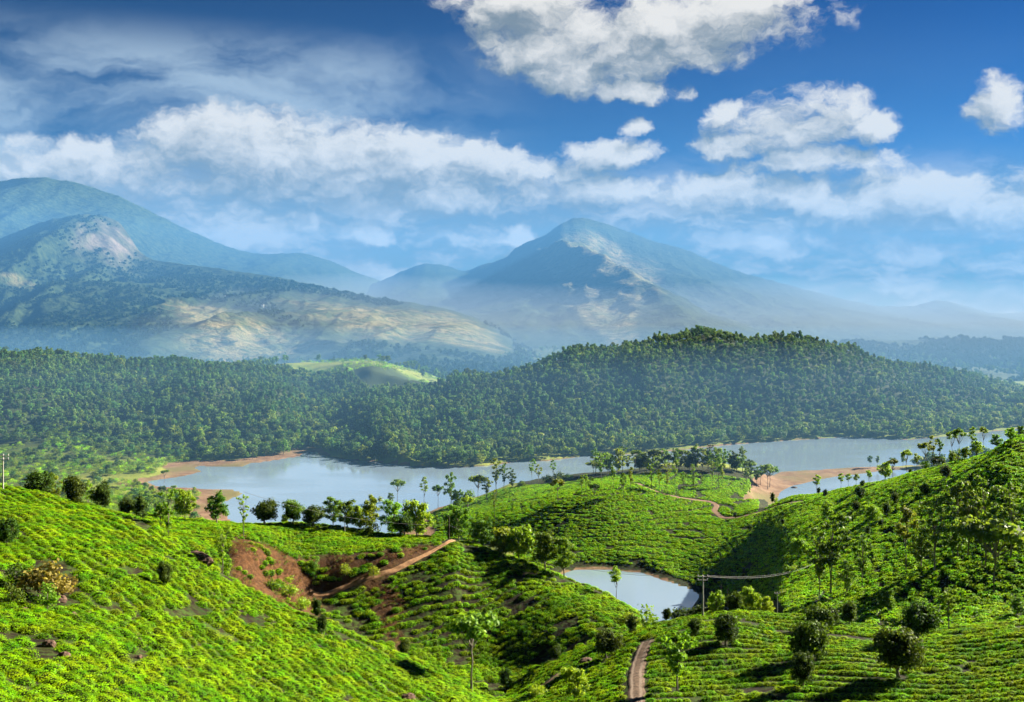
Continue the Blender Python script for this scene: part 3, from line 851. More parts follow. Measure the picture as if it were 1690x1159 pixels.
def kind_leafy(seed, mat, n=3400):
    r = random.Random(seed)
    cl = limbs(r, 14, .22, .88, lambda u: .40 * math.sin(math.pi * (.22 + .62 * u)) * (.7 + .45 * r.random()), 3, .05, (.08, .135))
    return clumps_mesh('crown', cl, n / len(cl), .06, mat, seed, .8, .85), trunk_mesh('trunk', .6, .028, cl, seed, 14)


def kind_umbrella(seed, mat, n=1500):
    """spreading flat crown on a bare stem"""
    r = random.Random(seed); cl = []
    for k in range(16):
        a = r.uniform(0, 6.283); q = .40 * math.sqrt(r.random())
        cl.append((q * math.cos(a), q * math.sin(a), .80 + .12 * r.random() - .35 * q * q + (.05 if q < .15 else 0), r.uniform(.12, .19)))
    return clumps_mesh('crown', cl, n / 16, .085, mat, seed, .7, .6), trunk_mesh('trunk', .75, .022, cl, seed, 10)


def kind_bush(seed, mat, n=600):
    r = random.Random(seed); cl = []
    for k in range(14):
        a = r.uniform(0, 6.283); q = .36 * math.sqrt(r.random())
        cl.append((q * math.cos(a), q * math.sin(a), .22 + .55 * r.random() * (1 - q), r.uniform(.16, .26)))
    return clumps_mesh('crown', cl, n / 14, .10, mat, seed, .7, .9), trunk_mesh('trunk', .5, .03, cl, seed, 7)


PROTO = {}
KIND_FN = {'round': kind_round, 'oak': kind_oak, 'slender': kind_slender, 'leafy': kind_leafy, 'umbrella': kind_umbrella, 'bush': kind_bush}


def variants(kind, mm, ratio=1.0):
    b_ = min((0.7, 1.0, 1.4, 2.0, 2.8), key=lambda q: abs(math.log(q / ratio)))
    if (kind, mm, b_) not in PROTO:
        ASPECT[0] = b_
        PROTO[kind, mm, b_] = [KIND_FN[kind](1000 + 37 * v + sum(map(ord, kind + mm)), M[mm]) for v in range(3)]
        ASPECT[0] = 1.0
    return PROTO[kind, mm, b_]


ORD = ['first', 'second', 'third', 'fourth', 'fifth', 'sixth', 'seventh', 'eighth', 'ninth', 'tenth', 'eleventh', 'twelfth', 'thirteenth', 'fourteenth', 'fifteenth', 'sixteenth', 'seventeenth', 'eighteenth', 'nineteenth', 'twentieth',
       'twenty-first', 'twenty-second', 'twenty-third', 'twenty-fourth', 'twenty-fifth', 'twenty-sixth', 'twenty-seventh', 'twenty-eighth', 'twenty-ninth', 'thirtieth', 'thirty-first', 'thirty-second', 'thirty-third', 'thirty-fourth', 'thirty-fifth', 'thirty-sixth', 'thirty-seventh', 'thirty-eighth', 'thirty-ninth', 'fortieth']
ZONE = {'A': (45, 153), 'B': (153, 206), 'C': (100, 156), 'E': (185, 560), 'D': (495, 670)}
NAMES = {'round': 'round_tree', 'oak': 'silver_oak', 'slender': 'slender_tree', 'leafy': 'leafy_tree', 'umbrella': 'spreading_tree', 'bush': 'bush'}
SPOTS = []          # where trees stand, so that tea keeps clear of the stems


def plant(kind, mat, px, top, base, zone, w, label, group=None):
    """px, top row, base row and width as seen; zone names the hill it stands on, a number is its distance"""
    if isinstance(zone, str):
        d = find_d(px, base, *ZONE[zone])
    else:
        d = float(zone)
    x = (px - CX) / F * d
    z = float(zt(x, d))
    h = max(H - (top - HY) / F * d - z, 0.8)
    wm = w / F * d
    v = rnd.randrange(3)
    cr, tr = variants(kind, mat, max(h / wm, .3))[v]
    root = link(bpy.data.objects.new(NAMES[kind], None))
    root.location = (x, d, z - 0.05); root.rotation_euler = (0, 0, rnd.uniform(0, 6.28)); root.scale = (wm, wm, h)
    root.empty_display_size = 0.3
    tag(root, label, 'bush' if kind == 'bush' else 'tree', group)
    link(bpy.data.objects.new('trunk', tr), root)
    link(bpy.data.objects.new('crown', cr), root)
    SPOTS.append((x, d, 0.35 * wm))
    return root


def row_of(items, phrase, group):
    """items sorted from the left; the label counts them"""
    items = sorted(items, key=lambda q: q[2])
    for i, (kind, mat, px, top, base, zone, w) in enumerate(items):
        plant(kind, mat, px, top, base, zone, w, f'{ORD[i]} from the left of {phrase}', group)


# --- near left slope
for (px, top, base, zone, w, mat, lab) in (
        (66, 774, 818, 157, 56, 'dark', 'broad dark round tree on the left crest nearest the pole'),
        (122, 782, 832, 157, 48, 'dark', 'dark round tree second from the left edge on the left crest'),
        (168, 789, 840, 156, 40, 'dark', 'egg-shaped dark tree on the left crest, third from the edge'),
        (207, 815, 850, 156, 30, 'dark', 'squat dark round tree just right of the egg-shaped one on the left crest'),
        (231, 806, 850, 156, 30, 'dark', 'small upright dark tree where the left crest meets the middle hill'),
        (272, 920, 972, 'A', 32, 'dark', 'lone dark clipped tree in the middle of the near left tea slope'),
        (12, 852, 896, 'A', 42, 'dark', 'dark bushy tree cut by the left edge of the photo on the tea slope'),
        (523, 980, 1018, 'A', 22, 'dark', 'upper of two small dark trees by the lower end of the dirt track'),
        (531, 1010, 1050, 'A', 26, 'dark', 'lower of two small dark trees by the lower end of the dirt track'),
        (666, 1050, 1090, 'A', 25, 'dark', 'small dark tree low on the left slope in front of the middle hill')):
    plant('round', mat, px, top, base, zone, w, lab, 'dark round trees near the viewer')
plant('leafy', 'light', 92, 776, 822, 160, 26, 'light green bushy tree behind the broad dark tree on left crest')
plant('leafy', 'light', 146, 788, 832, 160, 24, 'light green tree tucked between the second and third dark crest trees')
plant('oak', 'light', 278, 803, 898, 150, 46, 'tall light feathery tree at the meeting of left and middle hills')
plant('slender', 'light', 265, 830, 896, 150, 30, 'thin feathery tree left of the tall light one on left hill')
plant('leafy', 'light', 305, 806, 860, 197, 46, 'light yellow-green tree at the left end of the middle hilltop')
plant('leafy', 'mid', 358, 813, 862, 197, 50, 'broad green tree with spreading top at left of the middle hilltop')
plant('oak', 'light', 367, 865, 949, 'A', 46, 'thin pale tree beside the bald red soil on the left hill')
plant('oak', 'light', 402, 813, 894, 172, 30, 'slim upright light tree above the bald red soil')
# --- middle hill crest
for (kind, mat, px, top, w, d, lab) in (
        ('round', 'dark', 437, 828, 40, 199, 'dark round tree left of centre on the middle hilltop'),
        ('round', 'mid', 483, 828, 34, 200, 'green fan-shaped tree between two dark round trees on the middle hilltop'),
        ('round', 'dark', 517, 836, 36, 199, 'dark round tree right of the fan-shaped tree on middle hilltop'),
        ('leafy', 'light', 550, 823, 34, 203, 'light tree just right of the second dark round hilltop tree'),
        ('leafy', 'mid', 573, 829, 36, 200, 'darker green tree in the middle of the hilltop row'),
        ('leafy', 'light', 594, 840, 30, 204, 'low light tree right of the darker green hilltop tree'),
        ('leafy', 'light', 613, 821, 36, 202, 'tall light tree over a low dark bush on middle hilltop'),
        ('bush', 'dark', 611, 858, 26, 198, 'low dark bush under the tall light hilltop tree'),
        ('leafy', 'light', 648, 830, 42, 206, 'light bushy tree left of the broad yellow-green one on hilltop'),
        ('round', 'dark', 667, 852, 30, 199, 'dark round bush in front of the light hilltop trees'),
        ('leafy', 'light', 688, 828, 48, 203, 'broad yellow-green tree at the right end of the hilltop row'),
        ('leafy', 'mid', 470, 856, 14, 206, 'small green shrub between the first two hilltop trees'),
        ('leafy', 'mid', 757, 838, 46, 200, 'green tree behind the black pole at the track end'),
        ('leafy', 'mid', 797, 862, 38, 197, 'green tree right of the black pole, second behind the crest'),
        ('leafy', 'light', 834, 876, 48, 193, 'yellow-green rounded tree behind the falling crest of middle hill'),
        ('leafy', 'light', 856, 874, 54, 191, 'broad light tree in the clump behind the falling crest'),
        ('leafy', 'mid', 900, 880, 46, 188, 'grey-green tree in the clump above the water arm'),
        ('leafy', 'mid', 931, 886, 36, 186, 'rightmost tree of the clump above the water arm'),
        ('slender', 'light', 1017, 940, 24, 182, 'lone light sapling in front of the small pond'),
        ('bush', 'light', 1066, 1002, 46, 168, 'light bush where the middle hill meets the right knoll'),
        ('bush', 'light', 1040, 1016, 30, 164, 'low light shrub left of the bush between the two hills')):
    plant(kind, mat, px, top - 6, 0, d, w * 1.3, lab, 'trees along the middle hilltop')
for i, (px, top, base, w, mat) in enumerate(((570, 922, 952, 20, 'light'), (617, 926, 952, 22, 'light'), (478, 945, 985, 34, 'light'), (452, 948, 975, 26, 'light'), (500, 978, 1008, 26, 'light'), (520, 908, 945, 20, 'mid'))):
    plant('bush', mat, px, top, base, 'B', w, ['yellow-green shrub on the red bank above the track, left one', 'yellow-green shrub on the red bank above the track, right one', 'straggly shrub below the bald red soil',
                                              'low shrub at the foot of the bald red soil, left of another', 'low shrub beside the lower end of the dirt track', 'dark green shrub hanging over the red bank'][i], 'shrubs on the red bank')
# --- tree at the bottom edge and the right knoll
plant('umbrella', 'mid', 778, 1006, 1172, 132, 92, 'thin tall tree with wide airy crown at the bottom edge')
plant('oak', 'light', 1118, 1046, 1140, 'C', 82, 'airy light tree on a thin stem right of the rutted track')
plant('leafy', 'light', 948, 1098, 1158, 'C', 56, 'light leafy tree at bottom left of the rutted track')
plant('bush', 'light', 886, 1122, 1154, 'C', 34, 'pale bush left of the light leafy tree at the bottom')
plant('oak', 'light', 1566, 968, 1049, 140, 46, 'yellow-green young tree standing on the knoll crest at right')
for (px, top, base, w, lab) in (
        (834, 1102, 1138, 24, 'small dark tree at the left tip of the right knoll'),
        (916, 1064, 1090, 22, 'small dark tree on the left flank of the right knoll'),
        (1001, 1036, 1088, 50, 'big dark tree left of the rutted track on the knoll'),
        (1043, 1014, 1046, 24, 'upright dark tree on the knoll crest near the middle hill'),
        (1101, 1001, 1024, 20, 'small dark bushy tree on the knoll crest left of the pole'),
        (1147, 1020, 1048, 27, 'small dark round tree just below the pole'),
        (1198, 1013, 1066, 48, 'vase-shaped dark tree right of the rutted track'),
        (1337, 1027, 1090, 74, 'large dark round tree above a smaller one on the knoll'),
        (1325, 1072, 1138, 44, 'pear-shaped dark tree below the large round one on the knoll'),
        (1352, 1002, 1042, 50, 'dark tree partly hidden above the large round knoll tree'),
        (1374, 1000, 1036, 24, 'narrow dark tree beside the hidden one on the knoll crest'),
        (1402, 990, 1031, 34, 'dark oval tree on the crest between the two pairs'),
        (1483, 1031, 1118, 84, 'largest dark round tree, in front of its twin at right'),
        (1516, 989, 1062, 66, 'dark round tree behind the largest one at right')):
    plant('round', 'dark', px, top - .06 * (base - top), base, 'C', w * 1.1, lab, 'dark round trees near the viewer')
row_of([('leafy', 'light', 1182, 974, 0, 158, 38), ('round', 'dark', 1213, 974, 0, 157, 40), ('leafy', 'light', 1238, 968, 0, 159, 50), ('leafy', 'light', 1264, 982, 0, 158, 38), ('round', 'dark', 1256, 998, 0, 160, 24), ('bush', 'mid', 1176, 1000, 0, 158, 18), ('bush', 'light', 1233, 998, 0, 160, 22), ('leafy', 'light', 1356, 990, 0, 158, 24)],
       'the shrubs behind the knoll crest by the pole', 'shrubs behind the knoll crest')
row_of([('bush', 'dark', 1125, 1000, 0, 158, 56), ('bush', 'dark', 1152, 997, 0, 158, 46)], 'two dark low thickets left of the pole', 'dark thickets by the pole')

# --- right hill: dark round trees
E_round = [(1420, 801, 826, 22), (1412, 826, 846, 18), (1399, 849, 865, 14), (1432, 867, 885, 12), (1454, 856, 870, 12), (1463, 827, 851, 18), (1477, 811, 832, 18), (1362, 805, 823, 11), (1506, 826, 840, 14), (1292, 855, 869, 9),
           (1655, 733, 759, 24), (1671, 727, 747, 17), (1577, 749, 774, 22), (1561, 766, 791, 22), (1540, 785, 808, 20), (1525, 797, 816, 18), (1511, 774, 790, 10), (1503, 772, 787, 10), (1500, 786, 802, 10), (1488, 793, 818, 20),
           (1423, 791, 806, 10), (1351, 802, 816, 9), (1275, 809, 822, 10), (1213, 844, 857, 9), (1238, 864, 878, 11), (1628, 774, 797, 19), (1570, 970, 985, 10)]
row_of([('round', 'dark', px, top, base, 'E' if px > 1240 else 'D', w) for px, top, base, w in E_round], 'the dark round trees dotted over the right tea slope', 'dark round trees on the right slope')
# --- right hill: tall groups
for (kind, mat, px, top, base, w, lab) in (
        ('oak', 'light', 1371, 855, 982, 76, 'tallest tree of the left clump on the right hill'),
        ('oak', 'mid', 1352, 890, 984, 50, 'shaded tree behind the tallest one in the left clump'),
        ('oak', 'light', 1423, 882, 973, 40, 'pointed tree at right of the left clump on the right hill'),
        ('leafy', 'light', 1398, 925, 978, 34, 'low bright tree at the foot of the left clump'),
        ('leafy', 'light', 1319, 888, 922, 34, 'small bright tree left of the left clump'),
        ('slender', 'oak', 1495, 840, 943, 40, 'leftmost tall tree of the grove on the right hill'),
        ('leafy', 'light', 1521, 872, 942, 44, 'low bright tree inside the grove on the right hill'),
        ('oak', 'oak', 1543, 818, 948, 62, 'tall grey-green tree with bare stem in the right grove'),
        ('oak', 'mid', 1581, 805, 920, 54, 'tall tree in the middle of the right grove'),
        ('slender', 'oak', 1598, 800, 922, 52, 'twin-stemmed looking tall tree in the middle of right grove'),
        ('oak', 'mid', 1626, 795, 936, 72, 'largest tree at the right of the grove'),
        ('umbrella', 'oak', 1641, 862, 981, 96, 'spreading tree with long bare trunk at lower right'),
        ('leafy', 'light', 1572, 862, 918, 46, 'yellowish undergrowth tree in the right grove'),
        ('oak', 'oak', 1668, 800, 925, 60, 'tall tree near the right edge of the photo'),
        ('oak', 'mid', 1700, 780, 930, 64, 'tall tree cut by the right edge of the photo'),
        ('leafy', 'light', 1365, 828, 856, 26, 'small pale bush on the open right slope above the left clump'),
        ('leafy', 'light', 1441, 834, 860, 30, 'pale bush between round trees on the right slope'),
        ('bush', 'light', 1452, 846, 862, 16, 'pale low shrub right of the pale bush on the right slope'),
        ('slender', 'light', 1297, 934, 956, 16, 'small pale sapling low on the left flank of the right hill'),
        ('bush', 'light', 1310, 930, 946, 14, 'tiny shrub beside the pale sapling on the right hill'),
        ('bush', 'light', 1294, 968, 985, 14, 'tiny shrub below the pale sapling on the right hill'),
        ('leafy', 'mid', 1465, 975, 1010, 34, 'dim green bush in the hollow behind the dark oval tree'),
        ('leafy', 'mid', 1680, 985, 1015, 26, 'green bush at the right edge above the knoll')):
    plant(kind, 'mid' if mat == 'light' and base - top > 45 else mat, px, top - .05 * (base - top), base, 'E', w * 1.25, lab, 'tall trees on the right hill')
# --- right hill crest
row_of([('umbrella', 'oak', 1496, 741, 770, 'E', 24), ('slender', 'oak', 1513, 748, 772, 'E', 14), ('umbrella', 'oak', 1528, 728, 762, 'E', 24), ('slender', 'oak', 1540, 718, 758, 'E', 18), ('slender', 'mid', 1551, 722, 758, 'E', 18),
        ('umbrella', 'oak', 1571, 708, 752, 'E', 22), ('umbrella', 'oak', 1583, 705, 752, 'E', 24), ('slender', 'oak', 1605, 704, 740, 'E', 20), ('umbrella', 'oak', 1623, 702, 738, 'E', 18), ('leafy', 'light', 1612, 726, 748, 'E', 30),
        ('leafy', 'mid', 1592, 738, 756, 'E', 26), ('bush', 'dark', 1550, 748, 764, 'E', 30), ('leafy', 'light', 1668, 704, 730, 'E', 26), ('leafy', 'mid', 1645, 716, 740, 'E', 24), ('leafy', 'mid', 1686, 702, 726, 'E', 22),
        ('leafy', 'light', 1461, 760, 792, 'E', 30), ('umbrella', 'oak', 1473, 756, 788, 'E', 20), ('slender', 'light', 1388, 781, 808, 'E', 16), ('slender', 'light', 1400, 781, 806, 'E', 14), ('slender', 'oak', 1413, 782, 804, 'E', 14),
        ('slender', 'light', 1348, 783, 816, 'E', 18), ('slender', 'light', 1434, 776, 798, 'E', 14), ('leafy', 'mid', 1527, 760, 778, 'E', 20), ('leafy', 'mid', 1571, 744, 764, 'E', 18), ('bush', 'light', 1281, 818, 830, 'E', 11)],
       'the trees along the right hill crest against the lake', 'trees along the right hill crest')
# --- peninsula
row_of([('umbrella', 'oak', 656, 789, 828, 650, 26), ('leafy', 'mid', 645, 812, 830, 650, 14), ('slender', 'oak', 700, 787, 828, 638, 20), ('umbrella', 'mid', 723, 798, 824, 630, 20), ('leafy', 'mid', 744, 778, 828, 625, 30), ('leafy', 'dark', 753, 808, 832, 612, 20),
        ('umbrella', 'oak', 789, 783, 827, 625, 30), ('oak', 'oak', 803, 788, 826, 620, 28), ('oak', 'oak', 819, 754, 812, 628, 30), ('oak', 'mid', 832, 763, 810, 628, 24), ('leafy', 'dark', 845, 774, 808, 630, 20), ('bush', 'mid', 775, 804, 824, 630, 26),
        ('bush', 'mid', 862, 792, 808, 640, 18), ('slender', 'oak', 878, 756, 806, 640, 15), ('slender', 'oak', 889, 766, 808, 630, 15), ('slender', 'oak', 913, 758, 790, 650, 13), ('bush', 'dark', 903, 782, 798, 650, 22), ('bush', 'dark', 922, 776, 796, 650, 24), ('bush', 'dark', 938, 780, 796, 652, 20)],
       'the trees along the left waterside of the peninsula', 'trees on the peninsula waterside')
row_of([('oak', 'light', 816, 806, 853, 'D', 18), ('umbrella', 'light', 772, 818, 852, 566, 24), ('leafy', 'light', 758, 806, 838, 596, 20), ('umbrella', 'oak', 920, 790, 828, 'D', 28), ('bush', 'mid', 886, 812, 824, 600, 14), ('leafy', 'light', 846, 826, 842, 560, 10),
        ('slender', 'light', 960, 784, 818, 'D', 14), ('slender', 'light', 967, 782, 818, 'D', 13), ('slender', 'oak', 974, 786, 822, 'D', 14), ('umbrella', 'dark', 981, 796, 836, 'D', 18), ('oak', 'oak', 992, 746, 811, 615, 28),
        ('slender', 'oak', 1029, 780, 824, 'D', 15), ('slender', 'oak', 1041, 770, 822, 'D', 15), ('slender', 'light', 1012, 772, 806, 'D', 15), ('oak', 'light', 1075, 764, 810, 'D', 18), ('slender', 'light', 1088, 774, 816, 'D', 16), ('oak', 'oak', 1101, 762, 816, 'D', 20),
        ('slender', 'oak', 1114, 758, 806, 'D', 18), ('slender', 'light', 1128, 778, 818, 'D', 14), ('oak', 'oak', 1145, 764, 816, 'D', 18), ('oak', 'oak', 1176, 756, 802, 'D', 18), ('slender', 'oak', 1186, 754, 804, 'D', 20), ('slender', 'oak', 1192, 764, 808, 'D', 16), ('leafy', 'mid', 1232, 760, 786, 655, 18), ('leafy', 'mid', 828, 880, 894, 528, 12)],
       'the thin trees standing in the peninsula tea', 'thin trees on the peninsula')
gr = []
for k in range(40):
    px = 975 + 300 * (k + .5) / 40 + rnd.uniform(-4, 4)
    d = rnd.uniform(650, 676) + (14 if px > 1200 else 0)
    base = HY + (H - float(zt((px - CX) / F * d, d))) * F / d
    hpx = rnd.uniform(24, 46) * (1.0 if px < 1240 or px > 1262 else 1.1)
    gr.append((rnd.choice(['leafy', 'oak', 'umbrella', 'leafy']), rnd.choice(['mid', 'dark', 'oak', 'mid']), px, base - hpx, base, d, rnd.uniform(20, 32)))
row_of(gr, 'the dense grove at the back of the peninsula', 'grove at the back of the peninsula')
# lone trees on the left shore
plant('umbrella', 'mid', 271, 773, 803, 715, 16, 'lone thin tree on the red spit at the left shore')

# ----------------------------------------------------------------------------
# scattered cover: tea, forest
# ----------------------------------------------------------------------------
protos = {}


def proto_col(name, meshes):
    c_ = bpy.data.collections.new(name)
    for i, me in enumerate(meshes):
        c_.objects.link(bpy.data.objects.new(f'{name}_{i:02d}', me))
    return c_


def scatter_tree(coll):
    ng = bpy.data.node_groups.new('scatter_' + coll.name, 'GeometryNodeTree')
    ng.interface.new_socket('Geometry', in_out='INPUT', socket_type='NodeSocketGeometry')
    ng.interface.new_socket('Geometry', in_out='OUTPUT', socket_type='NodeSocketGeometry')
    n, l = ng.nodes, ng.links
    gi, go = n.new('NodeGroupInput'), n.new('NodeGroupOutput')
    ci = n.new('GeometryNodeCollectionInfo'); ci.inputs['Collection'].default_value = coll
    ci.inputs['Separate Children'].default_value = True; ci.inputs['Reset Children'].default_value = True
    ip = n.new('GeometryNodeInstanceOnPoints'); ip.inputs['Pick Instance'].default_value = True

    def na(nm, ty, sock):
        a = n.new('GeometryNodeInputNamedAttribute'); a.data_type = ty; a.inputs['Name'].default_value = nm
        l.new(next(o for o in a.outputs if o.enabled and o.name == 'Attribute'), sock)
    na('pick', 'INT', ip.inputs['Instance Index'])
    na('turn', 'FLOAT_VECTOR', ip.inputs['Rotation'])
    na('size', 'FLOAT_VECTOR', ip.inputs['Scale'])
    l.new(gi.outputs[0], ip.inputs['Points']); l.new(ci.outputs[0], ip.inputs['Instance'])
    l.new(ip.outputs[0], go.inputs[0])
    return ng


def scatter(name, label, cat, coll, pts, size, pick=None, turn=None):
    n = len(pts)
    me = bpy.data.meshes.new(name)
    me.vertices.add(n); me.vertices.foreach_set('co', np.asarray(pts, np.float32).ravel())
    nk = len(coll.objects)
    pick = rng.integers(0, nk, n) if pick is None else pick
    if turn is None:
        turn = np.zeros((n, 3)); turn[:, 2] = rng.random(n) * 6.283
    a = me.attributes.new('pick', 'INT', 'POINT'); a.data.foreach_set('value', np.asarray(pick, np.int32))
    a = me.attributes.new('turn', 'FLOAT_VECTOR', 'POINT'); a.data.foreach_set('vector', np.asarray(turn, np.float32).ravel())
    a = me.attributes.new('size', 'FLOAT_VECTOR', 'POINT'); a.data.foreach_set('vector', np.asarray(size, np.float32).ravel())
    o = link(bpy.data.objects.new(name, me))
    if coll.name not in protos: protos[coll.name] = scatter_tree(coll)
    o.modifiers.new('scatter', 'NODES').node_group = protos[coll.name]
    tag(o, label, cat, None, 'stuff')
    return o


def bush_mesh(name, seed, leaves, leaf, mat, heart=True, height=.62):
    """a clipped tea bush one unit across: a lumpy flat-topped dome of leaf sprays round a dark heart"""
    r = np.random.default_rng(seed)
    dirs = sphere_dirs(leaves * 2, r); dirs = dirs[dirs[:, 2] > -0.15][:leaves]
    n = len(dirs)
    lump = 1 + .16 * np.sin(dirs[:, 0] * 6 + seed) * np.sin(dirs[:, 1] * 6 + 2 * seed) + .10 * r.normal(size=n)
    p = dirs * np.array([.52, .52, height * 1.0]) * lump[:, None]
    p[:, 2] = height * np.tanh(p[:, 2] / height * 1.25) * 1.05
    v, f, t_ = leaf_quads(p, dirs + np.array([0, 0, .5]), leaf, r, .55, 1.0)
    t_ = np.clip(t_ * .75 + .3 * p[:, 2] / height * r.random(n), 0, 1)
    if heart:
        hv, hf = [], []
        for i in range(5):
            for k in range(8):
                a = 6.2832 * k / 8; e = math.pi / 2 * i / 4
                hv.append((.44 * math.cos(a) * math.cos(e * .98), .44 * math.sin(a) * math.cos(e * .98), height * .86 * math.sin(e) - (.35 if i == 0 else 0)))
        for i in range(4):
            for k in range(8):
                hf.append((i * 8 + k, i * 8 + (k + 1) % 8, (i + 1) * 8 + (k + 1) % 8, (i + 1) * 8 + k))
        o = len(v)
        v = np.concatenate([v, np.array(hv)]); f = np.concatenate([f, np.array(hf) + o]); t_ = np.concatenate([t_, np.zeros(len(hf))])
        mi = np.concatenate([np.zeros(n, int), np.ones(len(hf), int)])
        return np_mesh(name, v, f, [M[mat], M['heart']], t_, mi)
    return np_mesh(name, v, f, [M[mat]], t_)


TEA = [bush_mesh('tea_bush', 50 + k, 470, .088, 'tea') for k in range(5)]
TEAF = [bush_mesh('tea_bush_far', 70 + k, 150, .17, 'tea_far') for k in range(4)]
c_tea = proto_col('tea_kinds', TEA)
c_teaf = proto_col('tea_kinds_far', TEAF)


def seen(px, d, margin=14.0):
    return bil(VIS, px, d) < margin


def jitter_grid(x0, x1, y0, y1, s, j=.38):
    gx, gy = np.meshgrid(np.arange(x0, x1, s), np.arange(y0, y1, s * .9))
    gx = gx + (np.arange(gx.shape[0]) % 2)[:, None] * s / 2
    gx = gx + rng.uniform(-j, j, gx.shape) * s; gy = gy + rng.uniform(-j, j, gy.shape) * s
    return gx.ravel(), gy.ravel()


sp_xy = np.array([(a, b) for a, b, c_ in SPOTS]); sp_r = np.array([max(.35, min(c_, 1.2)) for a, b, c_ in SPOTS])


def clear_of_trees(x, y):
    ok = np.ones(len(x), bool)
    for (a, b), r_ in zip(sp_xy, sp_r):
        ok &= (x - a) ** 2 + (y - b) ** 2 > (r_ * .6) ** 2
    return ok


def row_px(x, y):
    return HY + (H - zt(x, y)) * F / y


def poly_px(pts):
    return np.array(pts, float)


# dirt tracks: centre lines as (column, distance), laid on the land
TRACK_B = [(512, 172.5), (540, 173), (565, 174), (590, 175.2), (620, 176.6), (650, 178.2), (675, 180.5), (700, 183.2), (720, 186), (738, 189), (748, 193), (752, 199)]
TRACK_C = [(1048, 106), (1050, 112), (1050, 118), (1050, 124), (1053, 129), (1058, 134), (1068, 139.5)]
PATH_D = [(1052, 597), (1062, 590), (1090, 583), (1130, 580), (1168, 579), (1182, 570), (1180, 556), (1190, 543), (1212, 536), (1240, 533), (1280, 530), (1330, 500)]
TRACK_L = [(806, 138), (840, 141), (868, 138), (900, 137), (925, 140)]


def dense(line, n=140, wob_=0.0):
    p = np.array([((px - CX) / F * d, d) for px, d in line])
    t_ = np.concatenate([[0], np.cumsum(np.hypot(*np.diff(p, axis=0).T))])
    ti = np.linspace(0, t_[-1], n)
    return np.stack([pchip(t_, p[:, 0], ti), pchip(t_, p[:, 1], ti)], 1)


def line_dist(line, x, y):
    p = dense(line, 60)
    best = np.full(len(x), 1e9)
    for a, b in p: best = np.minimum(best, (x - a) ** 2 + (y - b) ** 2)
    return np.sqrt(best)


# ---- near left slope
parts = []


def comb_rows(ax, ay, x0, x1, y0, y1, across, along, seed, bend=2.6, scale=13.0):
    """bushes set in winding rows; (ax, ay) points across the rows"""
    n_ = math.hypot(ax, ay); ax, ay = ax / n_, ay / n_
    cs = [(ax * a + ay * b, -ay * a + ax * b) for a in (x0, x1) for b in (y0, y1)]
    tt, ss = np.meshgrid(np.arange(min(c_[0] for c_ in cs), max(c_[0] for c_ in cs), across), np.arange(min(c_[1] for c_ in cs), max(c_[1] for c_ in cs), along))
    tt = tt + rng.normal(size=tt.shape) * .07 * across; ss = ss + rng.uniform(-.4, .4, ss.shape) * along + (np.arange(tt.shape[1]) % 2)[None, :] * along / 2
    xx, yy = (ax * tt - ay * ss).ravel(), (ay * tt + ax * ss).ravel()
    w_ = bend * fbm(xx / scale, yy / scale, 2, seed)
    return xx + ax * w_, yy + ay * w_


x, y = comb_rows(.62, .78, -112, 14, 38, 164, 1.66, .74, 41)
px = CX + F * x / y
ok = (px > -170) & (px < 850) & (y > 42) & (y < ld(4, px) + 5) & seen(px, y)
ok &= ~((px > 835) & (y > 100))
x, y, px = x[ok], y[ok], px[ok]
lane = np.abs(((x * .62 + y * .78 + 2.6 * fbm(x / 13, y / 13, 2, 41)) / 2.2) % 1 - .5)     # lanes for the pickers, winding down the slope
bare = fbm(x / 5.5, y / 5.5, 3, 42)
lanew = .095 + .06 * smooth(-.3, .5, fbm(x / 20, y / 20, 2, 43))
rows_ = row_px(x, y)
mound = ((px - 80) / 48) ** 2 + ((rows_ - 968) / 44) ** 2 < 1
scar = (((px - 95) / 60) ** 2 + ((rows_ - 1075) / 24) ** 2 < .8) & (bare > -.15) | (((px - 225) / 30) ** 2 + ((rows_ - 1085) / 14) ** 2 < .8) | (((px - 310) / 42) ** 2 + ((rows_ - 1010) / 11) ** 2 < .8)
ok = (bare < .46) & ~mound & ~scar & clear_of_trees(x, y)
A = np.stack([x[ok], y[ok]], 1)
# ---- right knoll, in rows along the hillside
rowsC = []
for k in range(40):
    s_ = k / 25.5
    pxs = np.arange(800, 2320, 3.0)
    d0, d1 = ld(2, pxs) * .97, ld(5, pxs) + 3
    dd = d0 + (d1 - d0) * s_
    xs = (pxs - CX) / F * dd
    dist = np.concatenate([[0], np.cumsum(np.hypot(np.diff(xs), np.diff(dd)))])
    q = np.arange(0, dist[-1], .78) + rng.uniform(0, .8)
    xr, yr = np.interp(q, dist, xs), np.interp(q, dist, dd)
    yr = yr + .9 * fbm(xr / 9, yr / 9, 2, 51) + rng.normal(size=len(xr)) * .06
    rowsC.append(np.stack([xr, yr], 1))
C_ = np.concatenate(rowsC)
x, y = C_.T; px = CX + F * x / y
gap = fbm(x / 3.0, y / 3.0, 2, 53)
ok = (px > 838) & (y < ld(5, px) + 3) & seen(px, y) & (px < 2250) & (gap < .62) & clear_of_trees(x, y)
ok &= (line_dist(TRACK_C, x, y) > 1.35) & (line_dist(TRACK_L, x, y) > 1.1)
terr = np.abs(y - (ld(5, px) - 6.0 - 4 * smooth(1150, 1300, px) )) < .75            # a terrace path below the crest
ok &= ~(terr & (px > 1090) & (px < 1460))
C_ = C_[ok]
